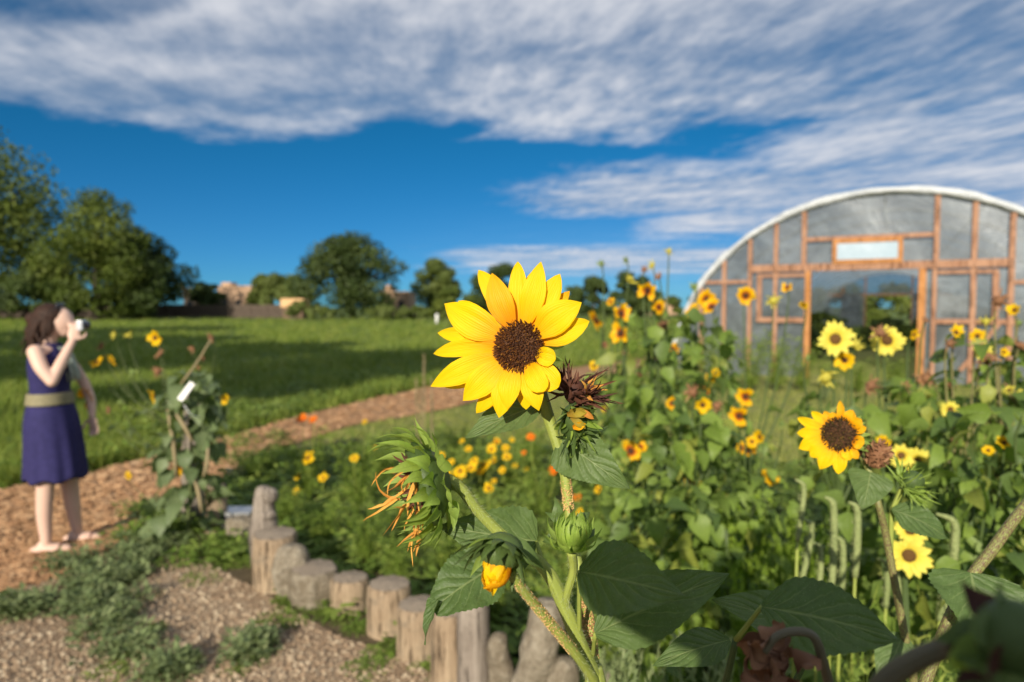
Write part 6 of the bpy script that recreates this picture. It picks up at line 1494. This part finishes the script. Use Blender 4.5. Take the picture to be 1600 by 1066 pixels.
def hand(G, wrist, d, n, curl=.6, s=1.0, thumb=1):
    """palm + five fingers; d = hand direction, n = palm normal"""
    w = Vector(wrist); d = Vector(d).normalized(); n = Vector(n); n = (n - d * n.dot(d)).normalized(); sdv = d.cross(n)
    M = Matrix((sdv, n, d)).transposed().to_4x4()
    G.ball(w + d * .045 * s, (.038 * s, .014 * s, .05 * s), 14, 9, M=M)
    for k, (off, L) in enumerate([(-.030, .062), (-.010, .074), (.010, .070), (.029, .056)]):
        b0 = w + d * .082 * s + sdv * off * s; p1 = b0 + (d * .9 + n * .25 * curl) * L * .4 * s; p2 = p1 + (d * (1 - .7 * curl) + n * .9 * curl) * L * .34 * s; p3 = p2 + (d * (.6 - curl) + n * 1.1 * curl) * L * .26 * s
        limb(G, [w + d * .06 * s + sdv * off * .8 * s, b0, p1, p2, p3], [.0095 * s, .0092 * s, .0085 * s, .008 * s, .007 * s], 8, 3)
    b0 = w + d * .02 * s + sdv * (-.030 * thumb) * s
    limb(G, [b0, b0 + (d * .5 - sdv * thumb * .8 + n * .2).normalized() * .036 * s, b0 + (d * .9 - sdv * thumb * .6 + n * .5).normalized() * .066 * s], [.012 * s, .0105 * s, .009 * s], 8, 3)
g = gnd(97, 858)
root = empty('person', g, 'woman in a sleeveless navy dress with olive belt holding a small camera to her face', 'person'); root.rotation_euler = (0, 0, R(14))
# she faces +X in her own frame; right side toward the lens
G = Geo()
limb(G, [(-.045, -.07, .90), (-.050, -.08, .70), (-.050, -.085, .50), (-.065, -.085, .28), (-.060, -.085, .09)], [.085, .076, .056, .048, .033])
limb(G, [(-.03, .085, .92), (0, .085, .70), (.02, .09, .50), (.035, .10, .28), (.055, .11, .09)], [.098, .080, .058, .050, .034])
G.ball((-.035, -.085, .035), (.125, .043, .034), 18, 9); G.ball((-.075, -.085, .05), (.045, .036, .045), 14, 9)
G.ball((.085, .115, .035), (.125, .043, .034), 18, 9); G.ball((.04, .11, .05), (.045, .036, .045), 14, 9)
for k in range(5):
    G.ball((.08 - k * .012, -.112 + k * .014, .018), (.022, .010, .012), 8, 6); G.ball((.20 - k * .012, .088 + k * .014, .018), (.022, .010, .012), 8, 6)
G.ball((-.035, 0, .95), (.105, .15, .12), 20, 12); G.ball((-.04, 0, 1.06), (.088, .125, .12), 20, 12); G.ball((-.035, 0, 1.22), (.10, .145, .15), 20, 12); G.ball((-.045, 0, 1.33), (.085, .165, .06), 20, 12)
for s_ in (-1, 1): G.ball((.035, s_ * .06, 1.24), (.05, .055, .055), 12, 8)
limb(G, [(-.05, 0, 1.34), (-.035, 0, 1.41), (-.01, 0, 1.46)], [.058, .046, .046])
# head looking slightly down into the camera
G.ball((.025, 0, 1.525), (.088, .072, .100), 22, 14); G.ball((.055, 0, 1.475), (.055, .050, .052), 16, 10); G.ball((-.02, 0, 1.55), (.085, .074, .085), 18, 12)
G.ball((.115, 0, 1.512), (.020, .012, .018), 10, 8); G.ball((.100, 0, 1.478), (.018, .024, .009), 10, 6); G.ball((.100, 0, 1.455), (.02, .02, .016), 10, 6)
for s_ in (-1, 1): G.ball((.095, s_ * .030, 1.528), (.014, .015, .010), 8, 6); G.ball((.0, s_ * .073, 1.515), (.018, .010, .028), 8, 6)
# right arm raised, elbow low; hand on the camera
limb(G, [(-.055, -.165, 1.335), (-.01, -.205, 1.24), (.055, -.225, 1.15)], [.047, .042, .034]); limb(G, [(.055, -.225, 1.15), (.085, -.16, 1.26), (.125, -.075, 1.395)], [.034, .034, .024])
hand(G, (.127, -.072, 1.40), (.10, .30, .95), (-.3, .9, -.3), .75, 1.0, 1)
# left arm reaching down in front with a relaxed hand
limb(G, [(-.05, .165, 1.335), (.03, .21, 1.20), (.09, .215, 1.10)], [.047, .041, .034]); limb(G, [(.09, .215, 1.10), (.14, .18, .98), (.165, .12, .875)], [.034, .031, .023])
hand(G, (.167, .115, .87), (.15, -.1, -1), (-.4, -.8, 0), .45, 1.0, -1)
body = link('body', G.mesh('body'), M_skin, root); remesh(body, .0065, 3)
# dress: a shaped shell
def shell(name, rings, mat, th=.004, pleat=0.0, seg=72, par=root):
    V = []; rn = len(rings)
    for (cx, cy, z, rx, ry) in rings:
        for k in range(seg):
            a = 2 * math.pi * k / seg; fz = max(0, min(1, (1.0 - z) / .5)); f = 1 + pleat * fz * (math.sin(9 * a + 1) * .6 + math.sin(15 * a) * .4)
            V.append((cx + rx * math.cos(a) * f, cy + ry * math.sin(a) * f, z + .012 * fz * math.sin(7 * a)))
    G = Geo(); G.add(V, [[j * seg + k, j * seg + (k + 1) % seg, (j + 1) * seg + (k + 1) % seg, (j + 1) * seg + k] for j in range(rn - 1) for k in range(seg)])
    o = link(name, G.mesh(name), mat, par); s = o.modifiers.new('solid', 'SOLIDIFY'); s.thickness = th; s.offset = 1
    ss = o.modifiers.new('sub', 'SUBSURF'); ss.levels = 1; ss.render_levels = 1; return o
dress = shell('dress', [(-.02, 0, .485, .180, .185), (-.02, 0, .60, .172, .182), (-.025, 0, .75, .162, .183), (-.035, 0, .88, .152, .184), (-.038, 0, .97, .128, .166), (-.04, 0, 1.03, .105, .140), (-.038, 0, 1.10, .104, .142), (-.033, 0, 1.18, .118, .156), (-.033, 0, 1.25, .122, .160), (-.038, 0, 1.31, .105, .152), (-.045, 0, 1.355, .088, .118), (-.045, 0, 1.385, .068, .085)], M_dress, pleat=.05)
shell('belt', [(-.04, 0, .985, .131, .169), (-.04, 0, 1.00, .129, .166), (-.04, 0, 1.05, .121, .158), (-.04, 0, 1.062, .119, .156)], M_belt, .006)
# hair, sunglasses on top, earring scarf
G = Geo(); G.ball((-.025, 0, 1.562), (.100, .092, .085), 22, 14); G.ball((-.075, 0, 1.50), (.075, .095, .10), 20, 12); G.ball((-.125, 0, 1.545), (.045, .05, .045), 14, 10); G.ball((-.02, -.078, 1.50), (.045, .022, .075), 14, 10); G.ball((-.03, .078, 1.50), (.045, .022, .075), 14, 10)
r2 = np.random.default_rng(2)
for k in range(34):
    a = 1.6 + 3.1 * k / 33; p0 = np.array([-.02 + .08 * math.cos(a), .085 * math.sin(a), 1.56]); p1 = p0 * np.array([1.10, 1.12, 1]) + np.array([-.03, 0, -.10]) + r2.normal(size=3) * .012; p2 = p1 + np.array([(r2.random() - .6) * .09, (r2.random() - .5) * .09, -.05 - .10 * r2.random()])
    G.tube([p0, p1, p2], [.017, .013, .005], 7, 4)
hr = link('hair', G.mesh('hair'), M_hairb, root); remesh(hr, .006, 1)
G = Geo()
for s_ in (-1, 1): G.ball((.035, s_ * .036, 1.632), (.012, .028, .020), 12, 8)
G.tube([(.03, -.09, 1.60), (.045, -.03, 1.635), (.045, .03, 1.635), (.03, .09, 1.60)], [.004] * 4, 6, 3); link('sunglasses', G.mesh('sunglasses'), M_lens, root)
G = Geo(); r2 = np.random.default_rng(4)
for k in range(16): G.strand((.03 + .04 * r2.random(), -.08 + .16 * r2.random(), 1.36), (.5, r2.normal() * .1, -1), .24, .035, (-.3, 0, -1), .6, n=7, seed=k, wob=.1)
sc_ = link('scarf', G.mesh('scarf'), M_scarf, root); so = sc_.modifiers.new('solid', 'SOLIDIFY'); so.thickness = .004
for (x, y) in ((-.02, -.085), (.10, .115)):
    G = Geo(); G.ball((x, y, .008), (.135, .047, .010), 16, 6); o = link('sandal', G.mesh('sandal'), M_sandal, root)
    G = Geo(); G.tube([(x + .03, y - .046, .015), (x + .05, y - .02, .065), (x + .05, y + .02, .065), (x + .03, y + .046, .015)], [.006] * 4, 6, 3); link('strap', G.mesh('strap'), M_sandal, o)
# her small camera
M = root.matrix_basis.copy() if False else Matrix.Rotation(R(14), 4, 'Z')
co = empty('compact_camera', g + M @ Vector((.165, -.01, 1.50)), 'small silver camera held up at the face of the woman', 'camera'); co.rotation_euler = (0, 0, R(14))
G = Geo(); G.box(-.018, .018, -.055, .055, -.032, .032); o = link('camera_body', G.mesh('camera_body', smooth=False), M_camb, co); bv = o.modifiers.new('bevel', 'BEVEL'); bv.width = .006; bv.segments = 3
G = Geo(); G.tube([(.018, 0, 0), (.045, 0, 0)], .026, 18); link('lens', G.mesh('lens'), M_lens, co)

# the photographer stands right behind the viewpoint; her shadow lies on the nearest leaves
PX0, PY0 = .02, -.15
root = empty('person', (PX0, PY0, 0), 'photographer in dark clothes and a brim added for its shadow, standing at the flower bed with raised arms', 'person')
G = Geo()
for s_ in (-1, 1):
    limb(G, [(s_ * .10, -.04, .95), (s_ * .11, -.03, .5), (s_ * .12, -.04, .08)], [.10, .07, .05]); G.ball((s_ * .12, .02, .04), (.05, .13, .04), 14, 8)
    limb(G, [(s_ * .19, -.04, 1.46), (s_ * .27, .0, 1.36), (s_ * .24, .03, 1.34)], [.055, .046, .040]); limb(G, [(s_ * .24, .03, 1.34), (s_ * .13, .04, 1.50)], [.040, .030])
    hand(G, (s_ * .13, .04, 1.50), (-s_ * .4, .1, .8), (-s_, -.2, 0), .7, .9, s_)
G.ball((0, -.04, 1.0), (.18, .12, .16), 18, 10); G.ball((0, -.04, 1.2), (.17, .11, .2), 18, 10); G.ball((0, -.04, 1.38), (.20, .11, .13), 18, 10)
limb(G, [(0, -.04, 1.45), (0, -.02, 1.56)], [.065, .055]); G.ball((0, 0, 1.64), (.078, .092, .115), 18, 12); G.ball((0, .09, 1.63), (.014, .02, .022), 8, 6)
pb = link('body', G.mesh('body'), M_skin, root); remesh(pb, .010, 3)
shell('shirt', [(0, -.04, .93, .20, .15), (0, -.04, 1.1, .19, .13), (0, -.04, 1.3, .215, .13), (0, -.04, 1.42, .22, .125), (0, -.04, 1.50, .18, .11), (0, -.04, 1.54, .09, .09)], M_fence, par=root)
G = Geo(); G.lathe([(.001, 1.83), (.06, 1.825), (.088, 1.80), (.096, 1.72), (.10, 1.715), (.175, 1.70), (.176, 1.694), (.095, 1.705)], c=(0, -.01, 0), seg=32)  # unseen brimmed hat, added to widen the shadow on the near leaves
hat = link('hat', G.mesh('hat'), M_fence, root)
G = Geo(); G.ball((0, -.03, 1.66), (.086, .095, .09), 18, 12); link('hair', G.mesh('hair'), M_hairb, root)
